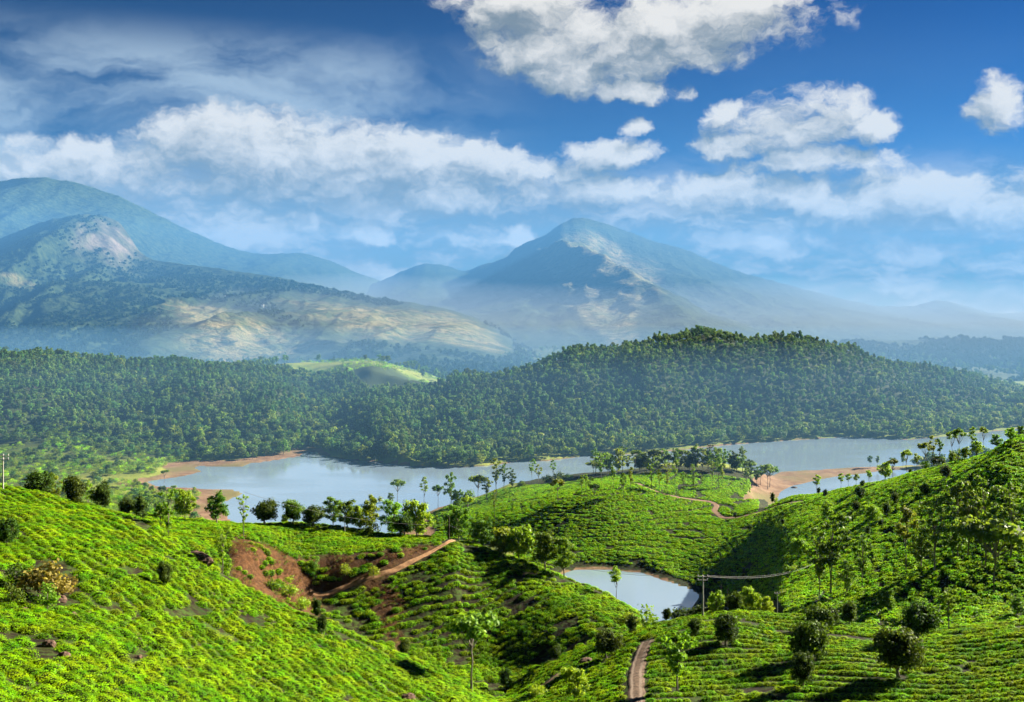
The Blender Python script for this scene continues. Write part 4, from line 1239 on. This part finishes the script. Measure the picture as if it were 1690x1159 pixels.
# ---- middle hill
x, y = comb_rows(.45, -.9, -82, 36, 150, 214, 1.5, .82, 63, 2.2, 9.0)
px = CX + F * x / y
ok = (px > 225) & (px < 1065) & (y > ld(5, px) - 2) & (y < ld(9, px) + 7) & seen(px, y)
ok &= ~((px > 830) & (y < ld(5, px) + 2))
x, y, px = x[ok], y[ok], px[ok]
bk = bil(bank_w, px, y)
bare = fbm(x / 4.2, y / 4.2, 3, 61)
below = y < ld(7, px)
lane = np.abs(((x * .45 - y * .9 + 2.2 * fbm(x / 9, y / 9, 2, 63)) / 2.4) % 1 - .5)
ok = ((bk < .35) | (fbm(x / 2.4, y / 2.4, 2, 66) > .14)) & (line_dist(TRACK_B, x, y) > 1.25) & (bare < np.where(below | (px > 740), .36, .6)) & clear_of_trees(x, y)
B = np.stack([x[ok], y[ok]], 1)

near = np.concatenate([A, C_, B])
zz = zt(near[:, 0], near[:, 1])
npx_ = CX + F * near[:, 0] / near[:, 1]; npy_ = HY + (H - zz) * F / near[:, 1]
inview = (npx_ > 0) & (npx_ < 1690) & (npy_ < 1155)
order = np.argsort(np.where(inview, near[:, 1], 1e9))
first = order[:300]
rest = np.ones(len(near), bool); rest[first] = False
grow = 1 + .35 * fbm(near[:, 0] / 2.5, near[:, 1] / 2.5, 2, 71)


def bsize(i):
    w_ = 1.30 * grow[i] * rng.uniform(.85, 1.15)
    return w_, w_ * rng.uniform(.55, .72)


for i in first:
    o = link(bpy.data.objects.new('tea_bush', TEA[int(rng.integers(5))]))
    w_, h_ = bsize(i)
    o.location = (near[i, 0], near[i, 1], zz[i] - .08); o.scale = (w_, w_, h_); o.rotation_euler = (0, 0, rng.uniform(0, 6.28))
    tag(o, 'low bright green tea bush at the near lower left, closest to the viewer', 'tea bush', 'tea bushes closest to the viewer')
nn = int(rest.sum())
w_ = np.where(np.arange(len(near)) < len(A), 1.30, np.where(np.arange(len(near)) < len(A) + len(C_), 1.2, 1.28))[rest] * grow[rest] * rng.uniform(.85, 1.15, nn)
scatter('tea_plantation', 'bright green tea bushes covering the near hills in lanes and rows', 'tea', c_tea, np.stack([near[rest, 0], near[rest, 1], zz[rest] - .08], 1), np.stack([w_, w_, w_ * rng.uniform(.55, .72, nn)], 1))

# ---- peninsula and right hill
x, y = jitter_grid(-70, 420, 180, 690, 1.55, .36)
px = CX + F * x / y
inP = (px > 850) & (px < 1330) & (y > 425) & (y < 530) & (bil(wd, px, y) < -7)
inD = (px > 690) & (px < 1250) & (y > ld(12, px) + np.interp(px, [690, 760, 900, 1000, 1100, 1170, 1230], [0, 4, 14, 10, 4, 2, 0])) & (y < ld(14, px) + 2)
inE = (px > 1195) & (px < 1900) & (y > np.interp(px, [1195, 1230, 1300, 1500], [470, 420, 250, 190])) & (y < ld(12, px) + 3)
ok = (inD | inE | inP) & seen(px, y, 10)
x, y, px = x[ok], y[ok], px[ok]
z_ = zt(x, y)
lane = np.abs(((z_ + .9 * fbm(x / 30, y / 30, 2, 81)) / 1.35) % 1 - .5)
gap = fbm(x / 7, y / 7, 2, 83)
ok = (lane > .10) & (gap < .62) & (line_dist(PATH_D, x, y) > 2.6) & (bil(mud_w, px, y) < .4)
x, y, z_ = x[ok], y[ok], z_[ok]
n = len(x); w_ = 2.1 * rng.uniform(.8, 1.2, n)
scatter('tea_plantation', 'green tea terraces on the peninsula and the right hill', 'tea', c_teaf, np.stack([x, y, z_ - .1], 1), np.stack([w_, w_, w_ * rng.uniform(.45, .65, n)], 1))
print('tea', len(near), n)


def ribbon(name, line, width, mat, label, lift=.07, n=140, kind='structure'):
    p = dense(line, n)
    tg = np.gradient(p, axis=0); tg /= np.linalg.norm(tg, axis=1, keepdims=True)
    nr = np.stack([-tg[:, 1], tg[:, 0]], 1)
    w_ = width * (1 + .16 * fbm(np.arange(n) / 7.0, np.arange(n) * 0, 2, 91))
    us = np.linspace(-.5, .5, 9)
    prof = np.array([-.10, .02, .035, -.02, .05, -.02, .035, .02, -.10])
    q = p[:, None, :] + nr[:, None, :] * (us[None, :, None] * w_[:, None, None])
    zc = zt(q[..., 0].ravel(), q[..., 1].ravel()).reshape(q.shape[:2])
    zc = zc * .55 + zc[:, 4:5] * .45 if False else zc
    v = np.concatenate([q, (zc + lift + prof[None, :])[..., None]], -1).reshape(-1, 3)
    me = np_mesh(name, v, grid_faces(n, 9), [M[mat]], shade=True)
    set_point_attr(me, 'across', np.tile(us, n))
    tag(link(bpy.data.objects.new(name, me)), label, None, None, kind)


ribbon('dirt_track', TRACK_B, 1.0, 'track_dirt', 'orange dirt track climbing along the red bank')
ribbon('dirt_track', TRACK_C, 2.2, 'rut_dirt', 'rutted cart track running down the right knoll')
ribbon('path', PATH_D, 3.2, 'path_dirt', 'narrow dark path winding over the peninsula')
ribbon('path', TRACK_L, 1.5, 'path_dirt', 'short earth path on the left of the knoll', .06, 60)

# dry grass and twigs on the red bank
x, y = jitter_grid(-60, -8, 150, 195, .55, .5)
px = CX + F * x / y
ok = (bil(bank_w, px, y) > .45) & (fbm(x / 3, y / 3, 3, 64) > -.05) & (line_dist(TRACK_B, x, y) > 1.3) & seen(px, y, 6)
x, y = x[ok], y[ok]; n = len(x)
c_dry = proto_col('dry_kinds', [kind_bush(440 + k, M[mm], 110)[0] for k, mm in enumerate(('dry', 'twig', 'twig', 'mid'))])
w_ = rng.uniform(.35, .95, n)
scatter('dry_grass', 'dry grass and twigs on the red bank', 'grass', c_dry, np.stack([x, y, zt(x, y) - .08], 1), np.stack([w_, w_, w_ * rng.uniform(.6, 1.2, n)], 1))

# ---- forests
def forest_proto(kind, seed, mat, n, leaf):
    r = random.Random(seed); cl = []
    ASPECT[0] = 1.35 if kind == 'gum' else 1.0
    if kind == 'gum':
        for k in range(12):
            a = r.uniform(0, 6.283); h = .48 + .44 * (k + r.random()) / 12; q = .36 * r.uniform(.1, 1) * math.sin(math.pi * (1.08 - h) / .68)
            cl.append((q * math.cos(a), q * math.sin(a), h, r.uniform(.12, .2)))
    elif kind == 'broad':
        for k in range(12):
            u = r.uniform(-.5, 1); a = r.uniform(0, 6.283); q = math.sqrt(1 - u * u) * r.uniform(.6, 1.0)
            cl.append((.33 * q * math.cos(a), .33 * q * math.sin(a), .5 + .36 * u, r.uniform(.15, .24)))
    me = clumps_mesh('crown', cl, n / len(cl), leaf, M[mat], seed, .55, .75)
    ASPECT[0] = 1.0
    tr = trunk_mesh('trunk', .8, .02, cl, seed, 0)
    bm = bmesh.new(); bm.from_mesh(tr); nb = len(bm.faces)
    for f in bm.faces: f.material_index = 1
    bm.from_mesh(me)
    lay = bm.faces.layers.float.get('tint')
    m2 = bpy.data.meshes.new('forest_tree'); bm.to_mesh(m2); bm.free()
    m2.materials.append(M[mat]); m2.materials.append(M['bark'])
    return m2


GUM = [forest_proto('gum', 300 + k, 'gum', 420, .13) for k in range(5)]
BROAD = [forest_proto('broad', 330 + k, ['jungle', 'jungle', 'gum', 'mid', 'oak'][k], 520, .11) for k in range(5)]
c_gum = proto_col('gum_kinds', GUM); c_broad = proto_col('broad_kinds', BROAD)
x, y = jitter_grid(-560, 760, 560, 1330, 6.7, .46)
px = CX + F * x / y
z_ = zt(x, y); wdp = bil(wd, px, y)
ok = (px > -140) & (px < 1850) & (z_ > 0.4) & (wdp < np.where((px > 520) & (y > 780), -2.5, -16)) & seen(px, y, 22)
onF = (px > 545) & (y > 780)
onG = (px <= 545) & (y > 820)
low_l = (px < 330) & (y > 560) & (y <= 860)
ok &= (onF & (y < ld(16, px) + 45) & (px > 0) | (onG & (y < 1310)) | (low_l & (rng.random(len(x)) < .22)))
ok &= ~((px > 480) & (px < 800) & (y > 1215 + 60 * fbm(x / 40, y / 40, 2, 94)))
x, y, px, z_ = x[ok], y[ok], px[ok], z_[ok]
n = len(x)
hi = smooth(6, 26, z_ + 8 * fbm(x / 60, y / 60, 2, 95))
gumm = rng.random(n) < np.where(px > 545, .35 + .6 * hi, hi * .9)
patch = fbm(x / 90, y / 90, 2, 96)
h_ = np.where(gumm, rng.uniform(7, 13, n), rng.uniform(6, 12.5, n)) * (1 + .2 * patch)
w_ = np.where(gumm, rng.uniform(4.2, 9, n), rng.uniform(6, 14, n))
w_ = np.where((px < 330) & (y < 860), w_ * .72, w_); h_ = np.where((px < 330) & (y < 860), h_ * .62, h_)
tall = (np.abs(y - ld(16, px)) < 30) & (rng.random(n) < .16) & (px > 640)
h_ = np.where(tall, h_ * 1.3, h_); gumm = gumm | tall; w_ = np.where(tall, 7.0, w_)
rows_ = HY + (H - z_) * F / y
order = np.argsort(np.where((px > 5) & (px < 1685) & (bil(VIS, px, y) < 1) & (rows_ < 800) & (px > 240), y, 1e9))
first = order[:300]
rest = np.ones(n, bool); rest[first] = False
for i in first:
    me = GUM[int(rng.integers(5))] if gumm[i] else BROAD[int(rng.integers(5))]
    o = link(bpy.data.objects.new('forest_tree', me))
    o.location = (x[i], y[i], z_[i] - .3); o.scale = (w_[i], w_[i], h_[i]); o.rotation_euler = (0, 0, rng.uniform(0, 6.28))
    tag(o, 'dark forest tree in the front rows along the far lake shore', 'tree', 'forest trees nearest the far shore')
for nm, msk, cc_ in (('forest', rest & gumm, c_gum), ('forest', rest & ~gumm, c_broad)):
    scatter(nm, 'slender gum trees of the forest across the lake' if cc_ is c_gum else 'broad dense trees of the forest across the lake', 'forest', cc_, np.stack([x[msk], y[msk], z_[msk] - .3], 1), np.stack([w_[msk], w_[msk], h_[msk]], 1))
print('forest', n)

# low scrub on the left shore and along the water
x, y = jitter_grid(-420, 20, 540, 900, 4.2, .45)
px = CX + F * x / y; z_ = zt(x, y); wdp = bil(wd, px, y)
ok = (px > -60) & (px < 330) & (z_ > 1.0) & (wdp < -12) & (y < 880) & seen(px, y, 10) & (fbm(x / 22, y / 22, 3, 97) > -.25)
x, y, z_ = x[ok], y[ok], z_[ok]; n = len(x)
c_scrub = proto_col('scrub_kinds', [kind_bush(400 + k, M[mm], 160)[0] for k, mm in enumerate(('mid', 'light', 'tea_far', 'light'))])
w_ = rng.uniform(3, 6.5, n)
scatter('scrub', 'light green scrub on the low left shore', 'scrub', c_scrub, np.stack([x, y, z_ - .2], 1), np.stack([w_, w_, w_ * rng.uniform(.5, .9, n)], 1))

# shrubs on the grassy hill behind the forest
x, y = jitter_grid(-340, -30, 1180, 1500, 8.0, .48)
px = CX + F * x / y; z_ = zt(x, y)
ok = (px > 470) & (px < 800) & seen(px, y, 8) & (fbm(x / 45, y / 45, 3, 93) > .08)
x, y, z_ = x[ok], y[ok], z_[ok]; n = len(x); w_ = rng.uniform(3, 8, n)
scatter('scrub', 'shrubs and small trees dotted on the grassy hill beyond the forest', 'scrub', c_scrub, np.stack([x, y, z_ - .2], 1), np.stack([w_, w_, w_ * rng.uniform(.5, 1.1, n)], 1))

# sparse trees of the plain beyond
n = 5200
px = rng.uniform(-200, 1900, n); y = np.exp(rng.uniform(math.log(1330), math.log(2600), n)); x = (px - CX) / F * y
z_ = zt(x, y)
dens = fbm(x / 130, y / 200, 3, 98)
ok = (dens > np.where((px > 480) & (px < 800) & (y < 1460), .12, -.05)) & seen(px, y, 14)
x, y, z_ = x[ok], y[ok], z_[ok]; n = len(x)
w_ = rng.uniform(6, 11, n)
scatter('woodland', 'scattered trees on the misty plain below the mountains', 'woodland', c_gum, np.stack([x, y, z_ - .3], 1), np.stack([w_, w_, rng.uniform(9, 16, n)], 1))

# woods on the mountain flanks
c_far = proto_col('far_kinds', [forest_proto('broad', 360 + k, 'far', 90, .30) for k in range(3)])
P_, S_ = [], []
for (name, X, d, z, PX, PY, mk), cnt, big_ in zip(RANGES, (10, 10, 11000, 3500, 1500), (11, 11, 11, 11, 10)):
    i = rng.integers(0, X.shape[0] - 1, cnt * 2); j = (rng.random(cnt * 2) * 149 * (X.shape[1] / 175.0)).astype(int); j = np.clip(j, 0, X.shape[1] - 2)
    u, v = rng.random(cnt * 2), rng.random(cnt * 2)
    pick_ = lambda a: a[i, j] * (1 - u) * (1 - v) + a[i + 1, j] * u * (1 - v) + a[i, j + 1] * (1 - u) * v + a[i + 1, j + 1] * u * v
    xx, yy, z2, g_, rk = pick_(X), pick_(d), pick_(z), pick_(mk[0]), pick_(mk[1])
    ok = (g_ < .05) & (rk < .3) & (fbm(xx / 260, yy / 260, 3, 99) > -.22) & (pick_(PX) > -60) & (pick_(PX) < 1750)
    xx, yy, z2 = xx[ok][:cnt], yy[ok][:cnt], z2[ok][:cnt]
    P_.append(np.stack([xx, yy, z2 - 1], 1))
    w_ = rng.uniform(.7, 1.3, len(xx)) * big_
    S_.append(np.stack([w_, w_, w_ * rng.uniform(.7, 1.1, len(xx))], 1))
scatter('mountain_woods', 'distant woods on the flanks of the mountains', 'woods', c_far, np.concatenate(P_), np.concatenate(S_))

# ----------------------------------------------------------------------------
# rocks, poles, cables, far houses
# ----------------------------------------------------------------------------
def rock(name, label, px, d, sx, sy, sz, seed, mat='rock', turn=0.0, sink=.3, group=None, cat='rock'):
    r = random.Random(seed)
    bm = bmesh.new()
    bmesh.ops.create_icosphere(bm, subdivisions=3, radius=1.0)
    off = np.array([v.co[:] for v in bm.verts])
    k = 1 + .22 * fbm(off[:, 0] * 1.6 + seed, off[:, 1] * 1.6 + off[:, 2] * 1.3, 3, seed) + .10 * fbm(off[:, 0] * 5 + seed, off[:, 1] * 5 - off[:, 2] * 4, 2, seed + 3)
    for v, kk in zip(bm.verts, k): v.co = Vector((v.co.x * sx * kk, v.co.y * sy * kk, v.co.z * sz * kk))
    me = bpy.data.meshes.new(name); bm.to_mesh(me); bm.free(); me.materials.append(M[mat])
    x = (px - CX) / F * d
    o = link(bpy.data.objects.new(name, me))
    o.location = (x, d, float(zt(x, d)) + sz * (1 - 2 * sink) * .5); o.rotation_euler = (0, 0, turn)
    return tag(o, label, cat, group)


d_ = find_d(325, 925, 120, 146)
rock('rock', 'long brown weathered rock lying on the crest of the left tea slope', 328, d_ + 1.0, 3.0, 1.2, 1.0, 3, 'rock', -.75, .25)
d_ = find_d(970, 1096, 100, 150)
rock('rock', 'brown boulder left of the rutted track under the big dark tree', 968, d_, 1.2, .9, .7, 5, 'rock', .3, .35)
rock('rock', 'brown stone at the bottom edge of the left tea slope', 673, find_d(673, 1156, 90, 135), .9, .7, .6, 7, 'rock', .6, .3)
rock('rock', 'dark stone on the beach spit by the lake, left one', 1311, 700, 2.4, 1.7, 1.6, 9, 'dark_rock', 0, .25)
rock('rock', 'flat dark stone on the beach spit by the lake, right one', 1369, 690, 3.2, 1.4, 1.0, 10, 'dark_rock', 0, .25)
for k, (px, py, s_) in enumerate(((62, 1000, .9), (95, 992, 1.1), (120, 1018, .6), (146, 1016, .5), (80, 1068, .8), (105, 1085, .6), (228, 1088, .5), (40, 1010, .6), (92, 1106, .6), (228, 1056, .45))):
    rock('rock', ['rough stone under the left part of the dry mound', 'pale rough rock under the middle of the dry mound', 'small stone right of the dry mound', 'lone reddish stone farther right of the dry mound', 'stone in the bare scar below the dry mound',
                  'stone at the right of the scar below the dry mound', 'stone in the small bare gap of the left slope', 'stone at the far left of the dry mound', 'lowest stone in the scar below the dry mound', 'small stone above the bare gap of the left slope'][k],
         px, find_d(px, py, 45, 120), .75 * s_, .6 * s_, .5 * s_, 20 + k, 'rock', k * .7, .3, 'stones around the dry mound')
# dry mound on the left slope
for k, (px, py, w, top, mat) in enumerate(((62, 985, 74, 915, 'dry'), (95, 992, 60, 930, 'dry'), (78, 1004, 50, 958, 'light'), (30, 972, 50, 912, 'dark'), (112, 985, 34, 945, 'dry'), (20, 1000, 40, 950, 'dark'))):
    plant('bush', mat, px, top, py, 'A', w, ['dry yellowish bush on top of the mound at left', 'dry brown bush at the right of the mound', 'light green shrub in front of the dry mound', 'dark bush at the left of the dry mound', 'small dry shrub at the right foot of the mound', 'dark shrub below the left of the dry mound'][k], 'bushes of the dry mound')


def bm_obj(name, bm, mat, parent=None):
    me = bpy.data.meshes.new(name); bm.to_mesh(me); bm.free(); me.materials.append(M[mat])
    return link(bpy.data.objects.new(name, me), parent)


def box(bm, x0, x1, y0, y1, z0, z1):
    v = [bm.verts.new(p) for p in ((x0, y0, z0), (x1, y0, z0), (x1, y1, z0), (x0, y1, z0), (x0, y0, z1), (x1, y0, z1), (x1, y1, z1), (x0, y1, z1))]
    for f in ((3, 2, 1, 0), (4, 5, 6, 7), (0, 1, 5, 4), (1, 2, 6, 5), (2, 3, 7, 6), (3, 0, 4, 7)): bm.faces.new([v[i] for i in f])


def pole(label, px, top, d, rad, arms, mat='concrete', turn=0.0, arm_len=.8):
    x = (px - CX) / F * d; z = float(zt(x, d)); h = H - (top - HY) / F * d - z
    root = link(bpy.data.objects.new('utility_pole', None)); root.location = (x, d, z); root.rotation_euler = (0, 0, turn); root.empty_display_size = .3
    tag(root, label, 'pole', 'utility poles')
    bm = bmesh.new(); tube(bm, [(0, 0, -.3), (0, 0, h * .5), (0, 0, h)], [rad * 1.2, rad, rad * .8], 8); bm_obj('shaft', bm, mat, root)
    for k in range(arms):
        zz_ = h - .25 - .55 * k
        bm = bmesh.new(); box(bm, -arm_len, arm_len, rad * .8, rad * .8 + .1, zz_, zz_ + .1); arm = bm_obj('crossarm', bm, mat, root)
        for s_ in (-.9, 0, .9):
            bm = bmesh.new(); tube(bm, [(s_ * arm_len, rad * .8 + .05, zz_ + .1), (s_ * arm_len, rad * .8 + .05, zz_ + .2), (s_ * arm_len, rad * .8 + .05, zz_ + .32)], [.05, .09, .05], 6); bm_obj('insulator', bm, 'porcelain', arm)
    return Vector((x, d, z + h - .1))


p_main = pole('pale pole with crossarm standing on the crest of the right knoll', 1160, 950, 152.5, .12, 2)
p_left = pole('pale pole with crossarms at the left edge on the crest', 5, 750, 151, .10, 2)
p_black = pole('thin black pole at the end of the dirt track', 741, 853, 193, .12, 0, 'dark_wood')
p_thin = pole('thin dark pole behind the knoll crest right of the pale pole', 1190, 965, 175, .08, 0, 'dark_wood')
p_thin2 = pole('second thin dark pole among the shrubs right of the pale pole', 1201, 972, 178, .07, 0, 'dark_wood')
p_far = pole('slim pale pole among the shrubs at right of the knoll', 1283, 978, 175, .07, 1, 'concrete', 0, .5)
p_mid = pole('thin pole on the middle hilltop in front of the trees', 569, 848, 198, .06, 0, 'concrete')


def cable(label, a, b, sag, rad=.06, n=24):
    bm = bmesh.new()
    pts = [a.lerp(b, k / n) - Vector((0, 0, sag * 4 * (k / n) * (1 - k / n))) for k in range(n + 1)]
    tube(bm, pts, [rad] * (n + 1), 5)
    o = bm_obj('power_cable', bm, 'wire')
    tag(o, label, 'cable', 'power cables')


def at(px, py, d):
    return Vector(((px - CX) / F * d, d, H - (py - HY) / F * d))


cable('pale cable running from the knoll pole left to the tree clump', p_main, at(935, 932, 204), .8, .02)
cable('pale cable rising from the knoll pole right into the light trees', p_main, at(1352, 925, 330), 2.2, .024)
cable('second pale cable running beside the one left of the knoll pole', p_main + Vector((.7, 0, .1)), at(938, 930, 205), .7, .014)
cable('second pale cable rising beside the one right of the knoll pole', p_main + Vector((.7, 0, .1)), at(1356, 923, 331), 2.0, .016)
cable('thin cable crossing the middle hill to the black pole', at(402, 812, 176), p_black - Vector((0, 0, 1.5)), 1.6, .025)
cable('thin cable from the black pole down towards the knoll', p_black - Vector((0, 0, 1.5)), at(935, 932, 204), .8, .025)


def house(label, px, py, d, w, dep, h, roof='roof_sheet'):
    name, X, dd, z, PX, PY, mk = RANGES[2]
    k = np.argmin((PX - px) ** 2 + (PY - py) ** 2)
    x, y, zz_ = X.ravel()[k], dd.ravel()[k], z.ravel()[k]
    root = link(bpy.data.objects.new('house', None)); root.location = (x, y, zz_ + 1.0); root.rotation_euler = (0, 0, .15)
    tag(root, label, 'house', 'white houses on the mountain shoulder')
    bm = bmesh.new(); box(bm, -w / 2, w / 2, -dep / 2, dep / 2, -4, h); bm_obj('wall', bm, 'plaster', root)
    bm = bmesh.new()
    v = [bm.verts.new(p) for p in ((-w / 2 - .5, -dep / 2 - .6, h), (w / 2 + .5, -dep / 2 - .6, h), (w / 2 + .5, dep / 2 + .6, h), (-w / 2 - .5, dep / 2 + .6, h), (-w / 2 - .5, 0, h + dep * .28), (w / 2 + .5, 0, h + dep * .28))]
    for f in ((0, 1, 5, 4), (2, 3, 4, 5), (0, 4, 3), (1, 2, 5), (3, 2, 1, 0)): bm.faces.new([v[i] for i in f])
    bm_obj('roof', bm, roof, root)
    for s_ in range(3):
        bm = bmesh.new(); xx = -w / 2 + w * (s_ + .5) / 3; box(bm, xx - .8, xx + .8, -dep / 2 - .06, -dep / 2 + .2, h * .35, h * .75); bm_obj('window', bm, 'glass_dark', root)


house('small white house on the far mountain shoulder, left of the long one', 373, 492, 3400, 9, 7, 5, 'plaster')
house('long white building on the far mountain shoulder', 391, 495, 3400, 20, 8, 5, 'plaster')
house('tiny white house right of the long building on the mountain', 434, 508, 3400, 8, 7, 4.5, 'plaster')

# ----------------------------------------------------------------------------
# air
# ----------------------------------------------------------------------------
def air(name, label, x0, x1, y0, y1, z0, z1, density_, color, aniso):
    m, t = new_mat(name)
    pv = t.n.new('ShaderNodeVolumePrincipled')
    pv.inputs['Color'].default_value = color + (1,)
    pv.inputs['Density'].default_value = density_
    pv.inputs['Anisotropy'].default_value = aniso
    out(t, None, pv.outputs[0])
    M[name] = m
    bm = bmesh.new(); box(bm, x0, x1, y0, y1, z0, z1)
    tag(bm_obj(name, bm, name), label, None, None, 'stuff')


air('haze', 'pale blue haze filling the valley', -9000, 9000, -400, 12000, -30, 930, 1.2e-5, (0.20, 0.50, 1.0), 0.0)


def mist(label, plan, tops, density_, color):
    """a closed bank of mist lying on the land: outline in plan, height of its top at each corner"""
    bm = bmesh.new()
    n = len(plan)
    lo = [bm.verts.new((x, y, -20)) for x, y in plan]; up_ = [bm.verts.new((x, y, z)) for (x, y), z in zip(plan, tops)]
    bm.faces.new(lo[::-1])
    for k in range(1, n - 1): bm.faces.new([up_[0], up_[k], up_[k + 1]])
    for k in range(n): bm.faces.new([lo[k], lo[(k + 1) % n], up_[(k + 1) % n], up_[k]])
    m, t = new_mat('mist')
    pv = t.n.new('ShaderNodeVolumePrincipled'); pv.inputs['Color'].default_value = color + (1,); pv.inputs['Density'].default_value = density_; pv.inputs['Anisotropy'].default_value = 0.0
    out(t, None, pv.outputs[0])
    M[m.name] = m
    tag(bm_obj('mist', bm, m.name), label, None, None, 'stuff')


mist('white mist lying over the plain below the pointed mountain', [(-700, 1750), (1900, 1500), (7000, 5000), (7000, 6800), (-1500, 6400)], (100, 100, 200, 260, 330), 1.1e-4, (0.70, 0.79, 0.88))
mist('blue mist deepening from the lake towards the mountains', [(-3200, 1080), (3200, 1080), (8000, 6300), (-8000, 6300)], (560, 560, 560, 560), 1.7e-4, (0.10, 0.32, 0.68))
mist('thin blue mist hanging over the lake and the forest hills', [(-1500, 560), (1500, 560), (2800, 1900), (-2800, 1900)], (88, 88, 88, 88), 3.2e-4, (0.20, 0.47, 0.82))
